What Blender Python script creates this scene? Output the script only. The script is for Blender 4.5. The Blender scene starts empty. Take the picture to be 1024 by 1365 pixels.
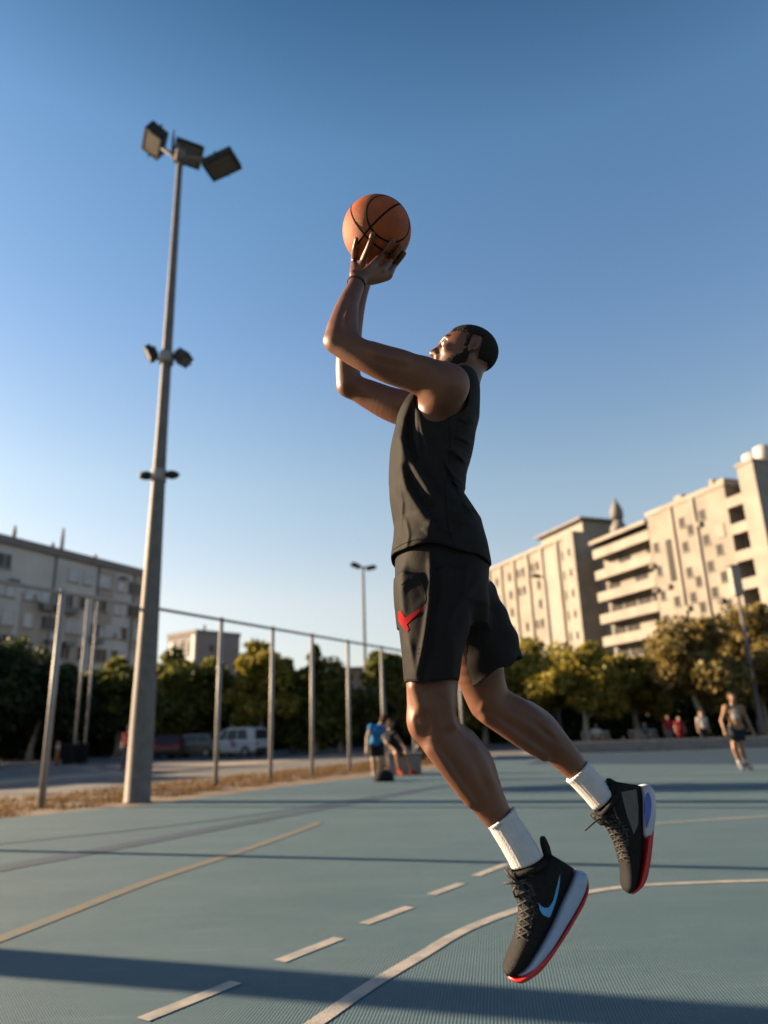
import bpy, bmesh, math, random
import numpy as np
from mathutils import Vector, Matrix
from mathutils.bvhtree import BVHTree
random.seed(7); rng = np.random.default_rng(7)
S = bpy.context.scene
COL = S.collection
R_ = math.radians

# ------------------------------------------------------------------ camera
f_ = 955.0; pit = R_(17); rol = R_(1.75); CH = 1.2
F = np.array([0, math.cos(pit), math.sin(pit)]); U0 = np.array([0, -math.sin(pit), math.cos(pit)]); R0 = np.array([1., 0, 0])
RX = math.cos(rol) * R0 - math.sin(rol) * U0
UX = math.cos(rol) * U0 + math.sin(rol) * R0
CP = np.array([0, 0, CH])

def ray(x, y): return F + (x - 512) / f_ * RX + (682.5 - y) / f_ * UX
def gnd(x, y, z=0.0):
    d = ray(x, y); return CP + d * (z - CH) / d[2]
def at(x, y, Y):
    d = ray(x, y); return CP + d * Y / d[1]
def proj(q):
    v = np.asarray(q, dtype=np.float32) - CP.astype(np.float32)
    z = v @ F.astype(np.float32)
    return 512 + f_ * (v @ RX.astype(np.float32)) / z, 682.5 - f_ * (v @ UX.astype(np.float32)) / z
def mpp(q): return float((np.asarray(q) - CP) @ F) / f_
def bearing(x):
    # horizontal direction of the pixel column x where it meets the horizon
    y = 976 - 0.0306 * (x - 512)
    d = ray(x, y); d = np.array([d[0], d[1]]); return d / np.linalg.norm(d)

cd = bpy.data.cameras.new('camera'); cam = bpy.data.objects.new('camera', cd); COL.objects.link(cam)
M = Matrix(((RX[0], UX[0], -F[0], 0), (RX[1], UX[1], -F[1], 0), (RX[2], UX[2], -F[2], CH), (0, 0, 0, 1)))
cam.matrix_world = M
cd.sensor_fit = 'VERTICAL'; cd.sensor_height = 36; cd.lens = f_ / 1365 * 36
cd.clip_start = 0.05; cd.clip_end = 3000
cd.dof.use_dof = True; cd.dof.focus_distance = 2.16; cd.dof.aperture_fstop = 1.7
S.camera = cam

# ------------------------------------------------------------------ light
SUN_AZ = np.array([-0.954, 0.3005]); SUN_EL = R_(16)
sd = np.array([SUN_AZ[0] * math.cos(SUN_EL), SUN_AZ[1] * math.cos(SUN_EL), math.sin(SUN_EL)]); sd /= np.linalg.norm(sd)
sl = bpy.data.lights.new('sun', 'SUN'); sl.energy = 5.0; sl.angle = R_(0.5); sl.color = (1.0, 0.74, 0.47)
so = bpy.data.objects.new('sun', sl); COL.objects.link(so)
so.rotation_euler = Vector(sd.tolist()).to_track_quat('Z', 'Y').to_euler(); so.location = (-20, 10, 20)
W = bpy.data.worlds.new('World'); S.world = W; W.use_nodes = True
nt = W.node_tree; bg = nt.nodes['Background']
sk = nt.nodes.new('ShaderNodeTexSky'); sk.sky_type = 'NISHITA'; sk.sun_disc = False
sk.sun_elevation = SUN_EL; sk.sun_rotation = math.atan2(sd[0], sd[1])
sk.altitude = 0; sk.air_density = 1.0; sk.dust_density = 0.6; sk.ozone_density = 2.0
# hazier, paler air low down and deeper blue overhead than the clean model sky
tcw = nt.nodes.new('ShaderNodeTexCoord'); sx = nt.nodes.new('ShaderNodeSeparateXYZ'); nt.links.new(tcw.outputs['Generated'], sx.inputs[0])
rw = nt.nodes.new('ShaderNodeValToRGB'); nt.links.new(sx.outputs['Z'], rw.inputs[0])
GA = [(0.0, (.74, .70, .80)), (.035, (.84, .75, .80)), (.172, (1.34, 1.0, .82)), (.324, (1.27, 1.10, .92)), (.51, (.95, 1.01, 1.03)), (.69, (.76, .97, 1.02)), (.80, (.38, .61, .71)), (1.0, (.36, .60, .72))]
while len(rw.color_ramp.elements) < len(GA): rw.color_ramp.elements.new(.5)
for e_, (p_, c_) in zip(rw.color_ramp.elements, GA): e_.position = p_
for e_, (p_, c_) in zip(rw.color_ramp.elements, GA): e_.color = (*[v / 1.4 for v in c_], 1)
vm = nt.nodes.new('ShaderNodeVectorMath'); vm.operation = 'MULTIPLY'; nt.links.new(sk.outputs[0], vm.inputs[0]); nt.links.new(rw.outputs[0], vm.inputs[1])
vs_ = nt.nodes.new('ShaderNodeVectorMath'); vs_.operation = 'SCALE'; vs_.inputs['Scale'].default_value = 1.4; nt.links.new(vm.outputs[0], vs_.inputs[0])
nt.links.new(vs_.outputs[0], bg.inputs[0]); bg.inputs[1].default_value = 0.05
S.view_settings.view_transform = 'Standard'; S.view_settings.look = 'None'
S.view_settings.exposure = 2.1; S.view_settings.gamma = 1

# ------------------------------------------------------------------ materials
def mat(name, col, rough=0.7, col2=None, scale=8.0, detail=4.0, bump=0.0, bscale=60.0, spec=0.5, metal=0.0, sheen=0.0, sss=0.0, rv=0.0, gen=False, contrast=(0.35, 0.65)):
    m = bpy.data.materials.new(name); m.use_nodes = True
    n = m.node_tree.nodes; L = m.node_tree.links; b = n['Principled BSDF']
    b.inputs['Base Color'].default_value = (*col, 1); b.inputs['Roughness'].default_value = rough
    b.inputs['Specular IOR Level'].default_value = spec; b.inputs['Metallic'].default_value = metal
    if sheen: b.inputs['Sheen Weight'].default_value = sheen; b.inputs['Sheen Roughness'].default_value = 0.4
    if sss: b.inputs['Subsurface Weight'].default_value = sss; b.inputs['Subsurface Radius'].default_value = (0.02, 0.008, 0.004); b.inputs['Subsurface Scale'].default_value = 0.5
    tc = n.new('ShaderNodeTexCoord')
    if col2 is not None:
        t = n.new('ShaderNodeTexNoise'); t.inputs['Scale'].default_value = scale; t.inputs['Detail'].default_value = detail
        L.new(tc.outputs['Object'], t.inputs['Vector'])
        r = n.new('ShaderNodeValToRGB'); r.color_ramp.elements[0].position = contrast[0]; r.color_ramp.elements[1].position = contrast[1]
        r.color_ramp.elements[0].color = (*col, 1); r.color_ramp.elements[1].color = (*col2, 1)
        L.new(t.outputs['Fac'], r.inputs[0]); L.new(r.outputs[0], b.inputs['Base Color'])
        if rv:
            mm = n.new('ShaderNodeMapRange'); mm.inputs[3].default_value = rough - rv; mm.inputs[4].default_value = rough + rv
            L.new(t.outputs['Fac'], mm.inputs[0]); L.new(mm.outputs[0], b.inputs['Roughness'])
    if bump:
        t2 = n.new('ShaderNodeTexNoise'); t2.inputs['Scale'].default_value = bscale; t2.inputs['Detail'].default_value = 3
        L.new(tc.outputs['Object'], t2.inputs['Vector'])
        bp = n.new('ShaderNodeBump'); bp.inputs['Strength'].default_value = bump; bp.inputs['Distance'].default_value = 0.01
        L.new(t2.outputs['Fac'], bp.inputs['Height']); L.new(bp.outputs[0], b.inputs['Normal'])
    return m

def leafmat(name, c1, c2, c3):
    m = bpy.data.materials.new(name); m.use_nodes = True
    n = m.node_tree.nodes; L = m.node_tree.links; b = n['Principled BSDF']
    g = n.new('ShaderNodeNewGeometry'); r = n.new('ShaderNodeValToRGB')
    e = r.color_ramp.elements; e[0].color = (*c1, 1); e[1].color = (*c3, 1); x = e.new(0.5); x.color = (*c2, 1)
    L.new(g.outputs['Random Per Island'], r.inputs[0]); L.new(r.outputs[0], b.inputs['Base Color'])
    b.inputs['Roughness'].default_value = 0.55; b.inputs['Specular IOR Level'].default_value = 0.3
    tr = n.new('ShaderNodeBsdfTranslucent'); L.new(r.outputs[0], tr.inputs['Color'])
    mx = n.new('ShaderNodeMixShader'); mx.inputs[0].default_value = 0.42
    L.new(b.outputs[0], mx.inputs[1]); L.new(tr.outputs[0], mx.inputs[2]); L.new(mx.outputs[0], n['Material Output'].inputs[0])
    return m

# ------------------------------------------------------------------ objects
WL = {}
def prop(o, label=None, cat=None, group=None, kind=None):
    if label: o['label'] = label
    if cat: o['category'] = cat
    if group: o['group'] = group
    if kind: o['kind'] = kind
    return o
def empty(name, loc, label, cat, group=None):
    o = bpy.data.objects.new(name, None); COL.objects.link(o); o.location = [float(v) for v in loc]; o.empty_display_size = 0.2
    WL[o] = np.array(loc, float); return prop(o, label, cat, group)
def link(name, me, m, parent=None, loc=(0, 0, 0)):
    # the mesh is in world coordinates; it is moved into the parent's (unrotated) frame
    base = WL[parent] if parent is not None else np.array(loc, float)
    n = len(me.vertices); co = np.empty(n * 3, np.float32); me.vertices.foreach_get('co', co)
    co = co.reshape(-1, 3) - base.astype(np.float32); me.vertices.foreach_set('co', co.ravel()); me.update()
    o = bpy.data.objects.new(name, me); COL.objects.link(o)
    for mm in (m if isinstance(m, (list, tuple)) else [m]): me.materials.append(mm)
    if parent is not None: o.parent = parent
    else: o.location = [float(v) for v in base]
    WL[o] = base.copy()
    return o

class MB:
    def __init__(s): s.v = []; s.f = []; s.sm = []; s.mi = []
    def add(s, vs, fs, smooth=False, mi=0):
        k = len(s.v); s.v += [tuple(float(c) for c in v) for v in vs]
        s.f += [[k + i for i in q] for q in fs]; s.sm += [smooth] * len(fs); s.mi += [mi] * len(fs); return s
    def box(s, c, size, fr=None, mi=0):
        c = np.array(c, float); hx, hy, hz = [v / 2 for v in size]
        if fr is None: fr = np.eye(3)
        vs = [c + fr[0] * a * hx + fr[1] * b * hy + fr[2] * d * hz for a in (-1, 1) for b in (-1, 1) for d in (-1, 1)]
        fs = [(0, 1, 3, 2), (4, 6, 7, 5), (0, 4, 5, 1), (2, 3, 7, 6), (0, 2, 6, 4), (1, 5, 7, 3)]
        return s.add(vs, fs, False, mi)
    def tube(s, pts, rad, n=12, cap=True, smooth=True, mi=0):
        pts = [np.array(p, float) for p in pts]
        if not hasattr(rad, '__len__'): rad = [rad] * len(pts)
        vs = []; fs = []; pu = None
        for i, p in enumerate(pts):
            d = pts[min(i + 1, len(pts) - 1)] - pts[max(i - 1, 0)]; d = d / (np.linalg.norm(d) + 1e-12)
            if pu is None:
                a = np.array([0, 0, 1.]) if abs(d[2]) < .9 else np.array([1., 0, 0]); pu = np.cross(d, a)
            u = pu - d * (pu @ d); u /= np.linalg.norm(u); w = np.cross(d, u); pu = u
            for k in range(n):
                t = 2 * math.pi * k / n; vs.append(p + rad[i] * (u * math.cos(t) + w * math.sin(t)))
        for i in range(len(pts) - 1):
            for k in range(n):
                fs.append((i * n + k, i * n + (k + 1) % n, (i + 1) * n + (k + 1) % n, (i + 1) * n + k))
        s.add(vs, fs, smooth, mi)
        if cap:
            k = len(s.v) - len(vs); s.f += [[k + i for i in reversed(range(n))], [k + (len(pts) - 1) * n + i for i in range(n)]]; s.sm += [False] * 2; s.mi += [mi] * 2
        return s
    def loft(s, rings, cap=True, smooth=True, mi=0):
        n = len(rings[0]); vs = [p for r in rings for p in r]; fs = []
        for i in range(len(rings) - 1):
            for k in range(n):
                fs.append((i * n + k, i * n + (k + 1) % n, (i + 1) * n + (k + 1) % n, (i + 1) * n + k))
        if cap: fs += [tuple(reversed(range(n))), tuple((len(rings) - 1) * n + i for i in range(n))]
        return s.add(vs, fs, smooth, mi)
    def prism(s, poly, h0, h1, smooth=False, mi=0):
        # poly: xy outline, extruded from z=h0 to z=h1
        n = len(poly); vs = [(x, y, h0) for x, y in poly] + [(x, y, h1) for x, y in poly]
        fs = [tuple(reversed(range(n))), tuple(range(n, 2 * n))] + [(i, (i + 1) % n, n + (i + 1) % n, n + i) for i in range(n)]
        return s.add(vs, fs, smooth, mi)
    def mesh(s, name):
        me = bpy.data.meshes.new(name); me.from_pydata(s.v, [], s.f)
        me.polygons.foreach_set('use_smooth', s.sm); me.polygons.foreach_set('material_index', s.mi); me.update(); return me
    def build(s, name, m, parent=None, loc=(0, 0, 0), bevel=0, fixn=True, sub=0):
        me = s.mesh(name)
        if fixn:
            bm = bmesh.new(); bm.from_mesh(me); bmesh.ops.recalc_face_normals(bm, faces=bm.faces); bm.to_mesh(me); bm.free()
        o = link(name, me, m, parent, loc)
        if bevel:
            b = o.modifiers.new('bevel', 'BEVEL'); b.width = bevel; b.segments = 2; b.limit_method = 'ANGLE'; b.angle_limit = R_(40)
        if sub:
            b = o.modifiers.new('subsurf', 'SUBSURF'); b.levels = sub; b.render_levels = sub
        return o

# ------------------------------------------------------------------ signed-distance modeller (bodies and cloth)
def smin(a, b, k):
    if k <= 0: return np.minimum(a, b)
    h = np.clip(0.5 + 0.5 * (b - a) / k, 0, 1); return b + (a - b) * h - k * h * (1 - h)
def smax(a, b, k): return -smin(-a, -b, k)
def sd_rc(P, a, b, r1, r2):
    a = np.asarray(a, np.float32); b = np.asarray(b, np.float32); ba = b - a; l2 = float(ba @ ba) + 1e-12
    pa = P - a; t = np.clip((pa @ ba) / l2, 0, 1)
    return np.linalg.norm(pa - t[..., None] * ba, axis=-1) - (r1 + (r2 - r1) * t)
def sd_el(P, c, rad, fr=None):
    q = P - np.asarray(c, np.float32)
    if fr is not None: q = q @ np.asarray(fr, np.float32).T
    rad = np.asarray(rad, np.float32)
    k0 = np.linalg.norm(q / rad, axis=-1); k1 = np.linalg.norm(q / (rad * rad), axis=-1)
    return k0 * (k0 - 1) / np.maximum(k1, 1e-6)
def sd_tube(P, a, b, r1, r2, lat=1.0):
    # flat-ended cone; lat stretches it along world Y
    a = np.asarray(a, np.float32); b = np.asarray(b, np.float32)
    ba = b - a; L = float(np.linalg.norm(ba)); u = ba / L
    pa = P - a; t = pa @ u; q = pa - t[..., None] * u
    q = q.copy(); q[..., 1] /= lat
    return np.maximum(np.linalg.norm(q, axis=-1) - (r1 + (r2 - r1) * np.clip(t / L, 0, 1)), np.maximum(-t, t - L))
def sd_stack(P, st, ex=2.0):
    # st rows: z, cx, cy, ax, ay - a stack of ellipses
    st = np.array(sorted(st), np.float32); z = P[..., 2]
    cx = np.interp(z, st[:, 0], st[:, 1]); cy = np.interp(z, st[:, 0], st[:, 2])
    ax = np.interp(z, st[:, 0], st[:, 3]); ay = np.interp(z, st[:, 0], st[:, 4])
    dx = np.abs(P[..., 0] - cx) / ax; dy = np.abs(P[..., 1] - cy) / ay
    k = (dx ** ex + dy ** ex) ** (1 / ex)
    # gradient-aware distance estimate
    g = np.sqrt((dx ** (ex - 1) / ax) ** 2 + (dy ** (ex - 1) / ay) ** 2) / np.maximum(k, 1e-4) ** (ex - 1)
    d = (k - 1) / np.maximum(g, 1e-3)
    d = np.where(k < .3, -0.7 * np.minimum(ax, ay), d)
    return np.maximum(d, np.maximum(st[0, 0] - z, z - st[-1, 0])).astype(np.float32)

class Field:
    def __init__(s, lo, hi, h):
        s.lo = np.array(lo, np.float32); s.h = h; s.n = np.ceil((np.array(hi) - s.lo) / h).astype(int) + 1
        s.d = np.full(tuple(s.n), 0.05, np.float32)
    def region(s, lo, hi):
        i0 = np.clip(np.floor((np.asarray(lo) - s.lo) / s.h).astype(int), 0, s.n); i1 = np.clip(np.ceil((np.asarray(hi) - s.lo) / s.h).astype(int) + 1, 0, s.n)
        sl = tuple(slice(a, b) for a, b in zip(i0, i1))
        ax = [s.lo[k] + s.h * np.arange(i0[k], i1[k], dtype=np.float32) for k in range(3)]
        P = np.stack(np.meshgrid(*ax, indexing='ij'), -1); return sl, P
    def put(s, fn, lo, hi, k=0.0, op='u'):
        m = k + 3 * s.h; sl, P = s.region(np.asarray(lo) - m, np.asarray(hi) + m)
        if P.size == 0: return
        d = fn(P).astype(np.float32); o = s.d[sl]
        s.d[sl] = smin(o, d, k) if op == 'u' else (smax(o, -d, k) if op == 's' else smax(o, d, k))
    def rc(s, a, b, r1, r2, k=0.01, op='u'):
        a = np.asarray(a); b = np.asarray(b); m = max(r1, r2)
        s.put(lambda P: sd_rc(P, a, b, r1, r2), np.minimum(a, b) - m, np.maximum(a, b) + m, k, op)
    def chain(s, pts, k=0.01):
        # limbs: [(point, radius), ...]
        if len(pts) > 2:
            q = [np.append(p, r) for p, r in pts]; q = [2 * q[0] - q[1]] + q + [2 * q[-1] - q[-2]]; out = []
            for i in range(1, len(q) - 2):
                a_, b_, c_, d_ = q[i - 1:i + 3]
                for t in (0, .25, .5, .75): out.append(.5 * (2 * b_ + (c_ - a_) * t + (2 * a_ - 5 * b_ + 4 * c_ - d_) * t * t + (3 * b_ - a_ - 3 * c_ + d_) * t ** 3))
            out.append(q[-2]); pts = [(o[:3], float(max(o[3], .002))) for o in out]
        lo = np.min([p - r for p, r in pts], 0); hi = np.max([p + r for p, r in pts], 0)
        def fn(P):
            d = None
            for (a, ra), (b, rb) in zip(pts[:-1], pts[1:]):
                e = sd_rc(P, a, b, ra, rb); d = e if d is None else np.minimum(d, e)
            return d
        s.put(fn, lo, hi, k)
    def el(s, c, rad, fr=None, k=0.01, op='u'):
        m = max(rad); c = np.asarray(c); s.put(lambda P: sd_el(P, c, rad, fr), c - m, c + m, k, op)
    def pts(s):
        sl, P = s.region(s.lo, s.lo + s.h * s.n); return P
    def all(s, fn, band=None):
        # band: only touch the points close to the surface
        P = s.pts()
        if band is None: s.d = fn(P, s.d).astype(np.float32); return
        m = np.abs(s.d) < band; s.d[m] = fn(P[m], s.d[m])
    def mesh(s, name, smooth=1, post=0):
        d = s.d; ins = d < 0
        d = d.copy()
        c = [ins[i:ins.shape[0] - 1 + i, j:ins.shape[1] - 1 + j, k:ins.shape[2] - 1 + k] for i in (0, 1) for j in (0, 1) for k in (0, 1)]
        sm = sum(x.astype(np.int8) for x in c); act = (sm > 0) & (sm < 8)
        idx = np.full(act.shape, -1, np.int64); I = np.argwhere(act); idx[act] = np.arange(len(I))
        off = [(i, j, k) for i in (0, 1) for j in (0, 1) for k in (0, 1)]
        val = [d[I[:, 0] + o[0], I[:, 1] + o[1], I[:, 2] + o[2]] for o in off]
        acc = np.zeros((len(I), 3)); cnt = np.zeros(len(I))
        for a in range(8):
            for b in range(a + 1, 8):
                if sum(abs(off[a][q] - off[b][q]) for q in range(3)) != 1: continue
                va, vb = val[a], val[b]; m = (va < 0) != (vb < 0)
                t = np.where(m, va / np.where(va - vb == 0, 1, va - vb), 0)
                p = np.array(off[a])[None] + t[:, None] * (np.array(off[b]) - np.array(off[a]))[None]
                acc[m] += p[m]; cnt[m] += 1
        V = I + acc / cnt[:, None]
        Q = []
        for ax in range(3):
            A = ins; sl0 = [slice(None)] * 3; sl1 = [slice(None)] * 3; sl0[ax] = slice(0, -1); sl1[ax] = slice(1, None)
            ch = A[tuple(sl0)] != A[tuple(sl1)]; E = np.argwhere(ch)
            o1, o2 = [q for q in range(3) if q != ax]
            ok = (E[:, o1] > 0) & (E[:, o2] > 0) & (E[:, o1] < act.shape[o1]) & (E[:, o2] < act.shape[o2]); E = E[ok]
            def g(da, db):
                X = E.copy(); X[:, o1] -= da; X[:, o2] -= db; return idx[X[:, 0], X[:, 1], X[:, 2]]
            q = np.stack([g(0, 0), g(1, 0), g(1, 1), g(0, 1)], 1)
            fl = A[E[:, 0], E[:, 1], E[:, 2]]
            if ax == 1: fl = ~fl
            q[~fl] = q[~fl][:, ::-1]; Q.append(q)
        Q = np.concatenate(Q); Q = Q[(Q >= 0).all(1)]
        # light smoothing, then pull back on to the surface
        for _ in range(smooth):
            ac = np.zeros_like(V); ct = np.zeros(len(V))
            for a in range(4):
                b = (a + 1) % 4
                np.add.at(ac, Q[:, a], V[Q[:, b]]); np.add.at(ct, Q[:, a], 1); np.add.at(ac, Q[:, b], V[Q[:, a]]); np.add.at(ct, Q[:, b], 1)
            V = 0.5 * V + 0.5 * ac / np.maximum(ct, 1)[:, None]
        def tri(D, X):
            X = np.clip(X, 0, np.array(D.shape) - 1.001); i = X.astype(int); t = X - i; r = 0
            for o in off:
                w = np.prod(np.where(np.array(o)[None] == 1, t, 1 - t), 1); r = r + w * D[i[:, 0] + o[0], i[:, 1] + o[1], i[:, 2] + o[2]]
            return r
        for _ in range(2):
            v0 = tri(d, V); G = np.stack([(tri(d, V + e) - tri(d, V - e)) for e in np.eye(3) * .5], 1)
            V = V - np.clip(v0 / np.maximum((G ** 2).sum(1), (0.3 * s.h) ** 2), -0.6 / s.h * 1e9, 1e9)[:, None] * G * 0.8
        for _ in range(post):
            ac = np.zeros_like(V); ct = np.zeros(len(V))
            for a in range(4):
                b = (a + 1) % 4
                np.add.at(ac, Q[:, a], V[Q[:, b]]); np.add.at(ct, Q[:, a], 1); np.add.at(ac, Q[:, b], V[Q[:, a]]); np.add.at(ct, Q[:, b], 1)
            V = 0.4 * V + 0.6 * ac / np.maximum(ct, 1)[:, None]
        V = s.lo[None] + V * s.h
        me = bpy.data.meshes.new(name); me.vertices.add(len(V)); me.vertices.foreach_set('co', V.astype(np.float32).ravel())
        me.loops.add(len(Q) * 4); me.loops.foreach_set('vertex_index', Q.astype(np.int32).ravel())
        me.polygons.add(len(Q)); me.polygons.foreach_set('loop_start', np.arange(0, len(Q) * 4, 4, dtype=np.int32))
        me.polygons.foreach_set('use_smooth', np.ones(len(Q), bool)); me.update(calc_edges=True); me.validate()
        return me
# ================================================================== SETTING
# ---- ground sheets
m_ground = mat('ground_asphalt', (0.05, 0.05, 0.052), 0.9, (0.085, 0.082, 0.08), 0.6, 8, 0.4, 40)
m_pave = mat('pavement_sandy', (0.16, 0.12, 0.09), 0.9, (0.21, 0.165, 0.125), 0.8, 8, 0.3, 30)
m_soil = mat('dry_soil', (0.07, 0.043, 0.024), 0.95, (0.13, 0.082, 0.045), 3, 8, 0.8, 20)

def court_material(name, ca, cb, cg):
    m = bpy.data.materials.new(name); m.use_nodes = True
    n = m.node_tree.nodes; L = m.node_tree.links; b = n['Principled BSDF']
    tc = n.new('ShaderNodeTexCoord'); mp = n.new('ShaderNodeMapping'); mp.inputs['Rotation'].default_value = (0, 0, R_(8))
    L.new(tc.outputs['Object'], mp.inputs['Vector'])
    # worn patches
    t = n.new('ShaderNodeTexNoise'); t.inputs['Scale'].default_value = 0.55; t.inputs['Detail'].default_value = 9; t.inputs['Roughness'].default_value = 0.62
    st = n.new('ShaderNodeMapping'); st.inputs['Scale'].default_value = (1.0, 2.6, 1); L.new(tc.outputs['Object'], st.inputs['Vector']); L.new(st.outputs[0], t.inputs['Vector'])
    r = n.new('ShaderNodeValToRGB'); r.color_ramp.elements[0].position = 0.32; r.color_ramp.elements[1].position = 0.70
    r.color_ramp.elements[0].color = (*ca, 1); r.color_ramp.elements[1].color = (*cb, 1); L.new(t.outputs['Fac'], r.inputs[0])
    # moulded ribs: two crossed wave trains
    w1 = n.new('ShaderNodeTexWave'); w1.wave_type = 'BANDS'; w1.bands_direction = 'X'; w1.inputs['Scale'].default_value = 20; w1.inputs['Distortion'].default_value = 0.25; w1.inputs['Detail'].default_value = 2
    w2 = n.new('ShaderNodeTexWave'); w2.wave_type = 'BANDS'; w2.bands_direction = 'Y'; w2.inputs['Scale'].default_value = 18; w2.inputs['Distortion'].default_value = 0.25; w2.inputs['Detail'].default_value = 2
    L.new(mp.outputs[0], w1.inputs['Vector']); L.new(mp.outputs[0], w2.inputs['Vector'])
    mu = n.new('ShaderNodeMath'); mu.operation = 'MULTIPLY'; L.new(w1.outputs['Fac'], mu.inputs[0]); L.new(w2.outputs['Fac'], mu.inputs[1])
    # darker colour in the grooves
    mr = n.new('ShaderNodeMapRange'); mr.inputs[1].default_value = 0.0; mr.inputs[2].default_value = 0.35; mr.inputs[3].default_value = 0.34; mr.inputs[4].default_value = 0.0
    L.new(mu.outputs[0], mr.inputs[0])
    mx = n.new('ShaderNodeMixRGB'); mx.inputs[2].default_value = (*cg, 1); L.new(mr.outputs[0], mx.inputs[0]); L.new(r.outputs[0], mx.inputs[1])
    # specks of dirt
    t2 = n.new('ShaderNodeTexNoise'); t2.inputs['Scale'].default_value = 9; t2.inputs['Detail'].default_value = 6; L.new(tc.outputs['Object'], t2.inputs['Vector'])
    r2 = n.new('ShaderNodeMapRange'); r2.inputs[1].default_value = 0.55; r2.inputs[2].default_value = 0.75; r2.inputs[4].default_value = 0.3; L.new(t2.outputs['Fac'], r2.inputs[0])
    mx2 = n.new('ShaderNodeMixRGB'); mx2.inputs[2].default_value = (*[c * 0.6 for c in ca], 1); L.new(r2.outputs[0], mx2.inputs[0]); L.new(mx.outputs[0], mx2.inputs[1])
    # pale dusty scuffs
    st3 = n.new('ShaderNodeMapping'); st3.inputs['Rotation'].default_value = (0, 0, .5); st3.inputs['Scale'].default_value = (.7, 4.5, 1); L.new(tc.outputs['Object'], st3.inputs['Vector'])
    t3 = n.new('ShaderNodeTexNoise'); t3.inputs['Scale'].default_value = 2.2; t3.inputs['Detail'].default_value = 10; t3.inputs['Roughness'].default_value = .7; L.new(st3.outputs[0], t3.inputs['Vector'])
    r3 = n.new('ShaderNodeMapRange'); r3.inputs[1].default_value = 0.56; r3.inputs[2].default_value = 0.74; r3.inputs[4].default_value = 0.38; L.new(t3.outputs['Fac'], r3.inputs[0])
    mx3 = n.new('ShaderNodeMixRGB'); mx3.inputs[2].default_value = (*[c * 1.5 + .02 for c in cb], 1); L.new(r3.outputs[0], mx3.inputs[0]); L.new(mx2.outputs[0], mx3.inputs[1]); mx2 = mx3
    L.new(mx2.outputs[0], b.inputs['Base Color']); b.inputs['Roughness'].default_value = 0.78; b.inputs['Specular IOR Level'].default_value = 0.25
    bp = n.new('ShaderNodeBump'); bp.inputs['Strength'].default_value = 0.55; bp.inputs['Distance'].default_value = 0.004
    L.new(mu.outputs[0], bp.inputs['Height']); L.new(bp.outputs[0], b.inputs['Normal'])
    return m
m_court = court_material('court_tiles_teal', (0.052, 0.096, 0.116), (0.074, 0.120, 0.138), (0.022, 0.047, 0.062))
m_band = court_material('court_navy_shade', (0.012, 0.035, 0.06), (0.018, 0.045, 0.075), (0.008, 0.02, 0.04))  # navy version of the court for the painted shade band
def paint(name, c, worn=.45): return mat(name, c, 0.7, tuple(v * (1 - worn) + q * worn for v, q in zip(c, (.055, .095, .11))), 7, 10, 0.3, 90, contrast=(0.42, 0.66))
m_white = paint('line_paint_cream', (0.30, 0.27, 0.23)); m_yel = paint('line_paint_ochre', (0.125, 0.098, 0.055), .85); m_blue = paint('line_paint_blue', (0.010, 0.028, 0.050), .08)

g = MB(); g.add([(-900, -300, -0.05), (900, -300, -0.05), (900, 1500, -0.05), (-900, 1500, -0.05)], [(0, 1, 2, 3)])
prop(g.build('ground', m_ground), kind='structure')

EDGE = [gnd(*p) for p in ((-60, 1101), (0, 1092), (100, 1081), (183, 1074), (300, 1059), (400, 1046), (480, 1037), (560, 1027), (640, 1018))]
e0 = EDGE[0]; dd = EDGE[-1] - EDGE[2]; dd /= np.linalg.norm(dd)
pre = e0 - dd * 16
poly = [(pre[0], pre[1])] + [(p[0] + rng.normal(0, .02), p[1]) for p in EDGE] + [(EDGE[-1][0] + 1.5, 33.2), (42, 33.2), (42, -12), (pre[0], -12)]
c = MB(); c.prism([(x, y) for x, y in poly], -0.06, 0.0); prop(c.build('sports_court', m_court), kind='structure')

def ribbon(pts, w, z):
    mb = MB(); vs = []; pts = [np.array(p[:2]) for p in pts]
    for i, p in enumerate(pts):
        d = pts[min(i + 1, len(pts) - 1)] - pts[max(0, i - 1)]; d /= np.linalg.norm(d); nn = np.array([-d[1], d[0]])
        ww = w[i] if hasattr(w, '__len__') else w
        vs += [(*(p + nn * ww / 2), z), (*(p - nn * ww / 2), z)]
    return mb.add(vs, [(2 * i, 2 * i + 1, 2 * i + 3, 2 * i + 2) for i in range(len(pts) - 1)])
def smooth_line(pts, n=8):
    pts = [np.array(p[:2]) for p in pts]; q = [2 * pts[0] - pts[1]] + pts + [2 * pts[-1] - pts[-2]]; out = []
    for i in range(1, len(q) - 2):
        for k in range(n):
            t = k / n; a, b, c_, d = q[i - 1:i + 3]
            out.append(0.5 * (2 * b + (c_ - a) * t + (2 * a - 5 * b + 4 * c_ - d) * t * t + (3 * b - a - 3 * c_ + d) * t ** 3))
    return out + [pts[-1]]
def line(name, pts, w, z, m, sm=True):
    P = [gnd(*p) for p in pts]
    return prop(ribbon(smooth_line(P) if sm else P, w, z).build(name, m, fixn=False), kind='structure')
line('court_arc_line', [(340, 1420), (420, 1365), (495, 1314), (560, 1275), (620, 1240), (690, 1213), (740, 1199.5), (790, 1188.5), (850, 1181), (930, 1177), (1024, 1174), (1200, 1170)], 0.085, 0.004, m_white)
line('court_sideline', [(-200, 1325), (0, 1252), (200, 1175), (330, 1132), (400, 1107), (425, 1097)], 0.13, 0.004, m_yel)
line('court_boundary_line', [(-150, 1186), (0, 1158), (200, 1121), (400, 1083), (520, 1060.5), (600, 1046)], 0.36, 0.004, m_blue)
line('court_outer_line', [(-150, 1140), (0, 1125), (200, 1104), (350, 1085), (500, 1062)], 0.13, 0.004, m_blue)
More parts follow.
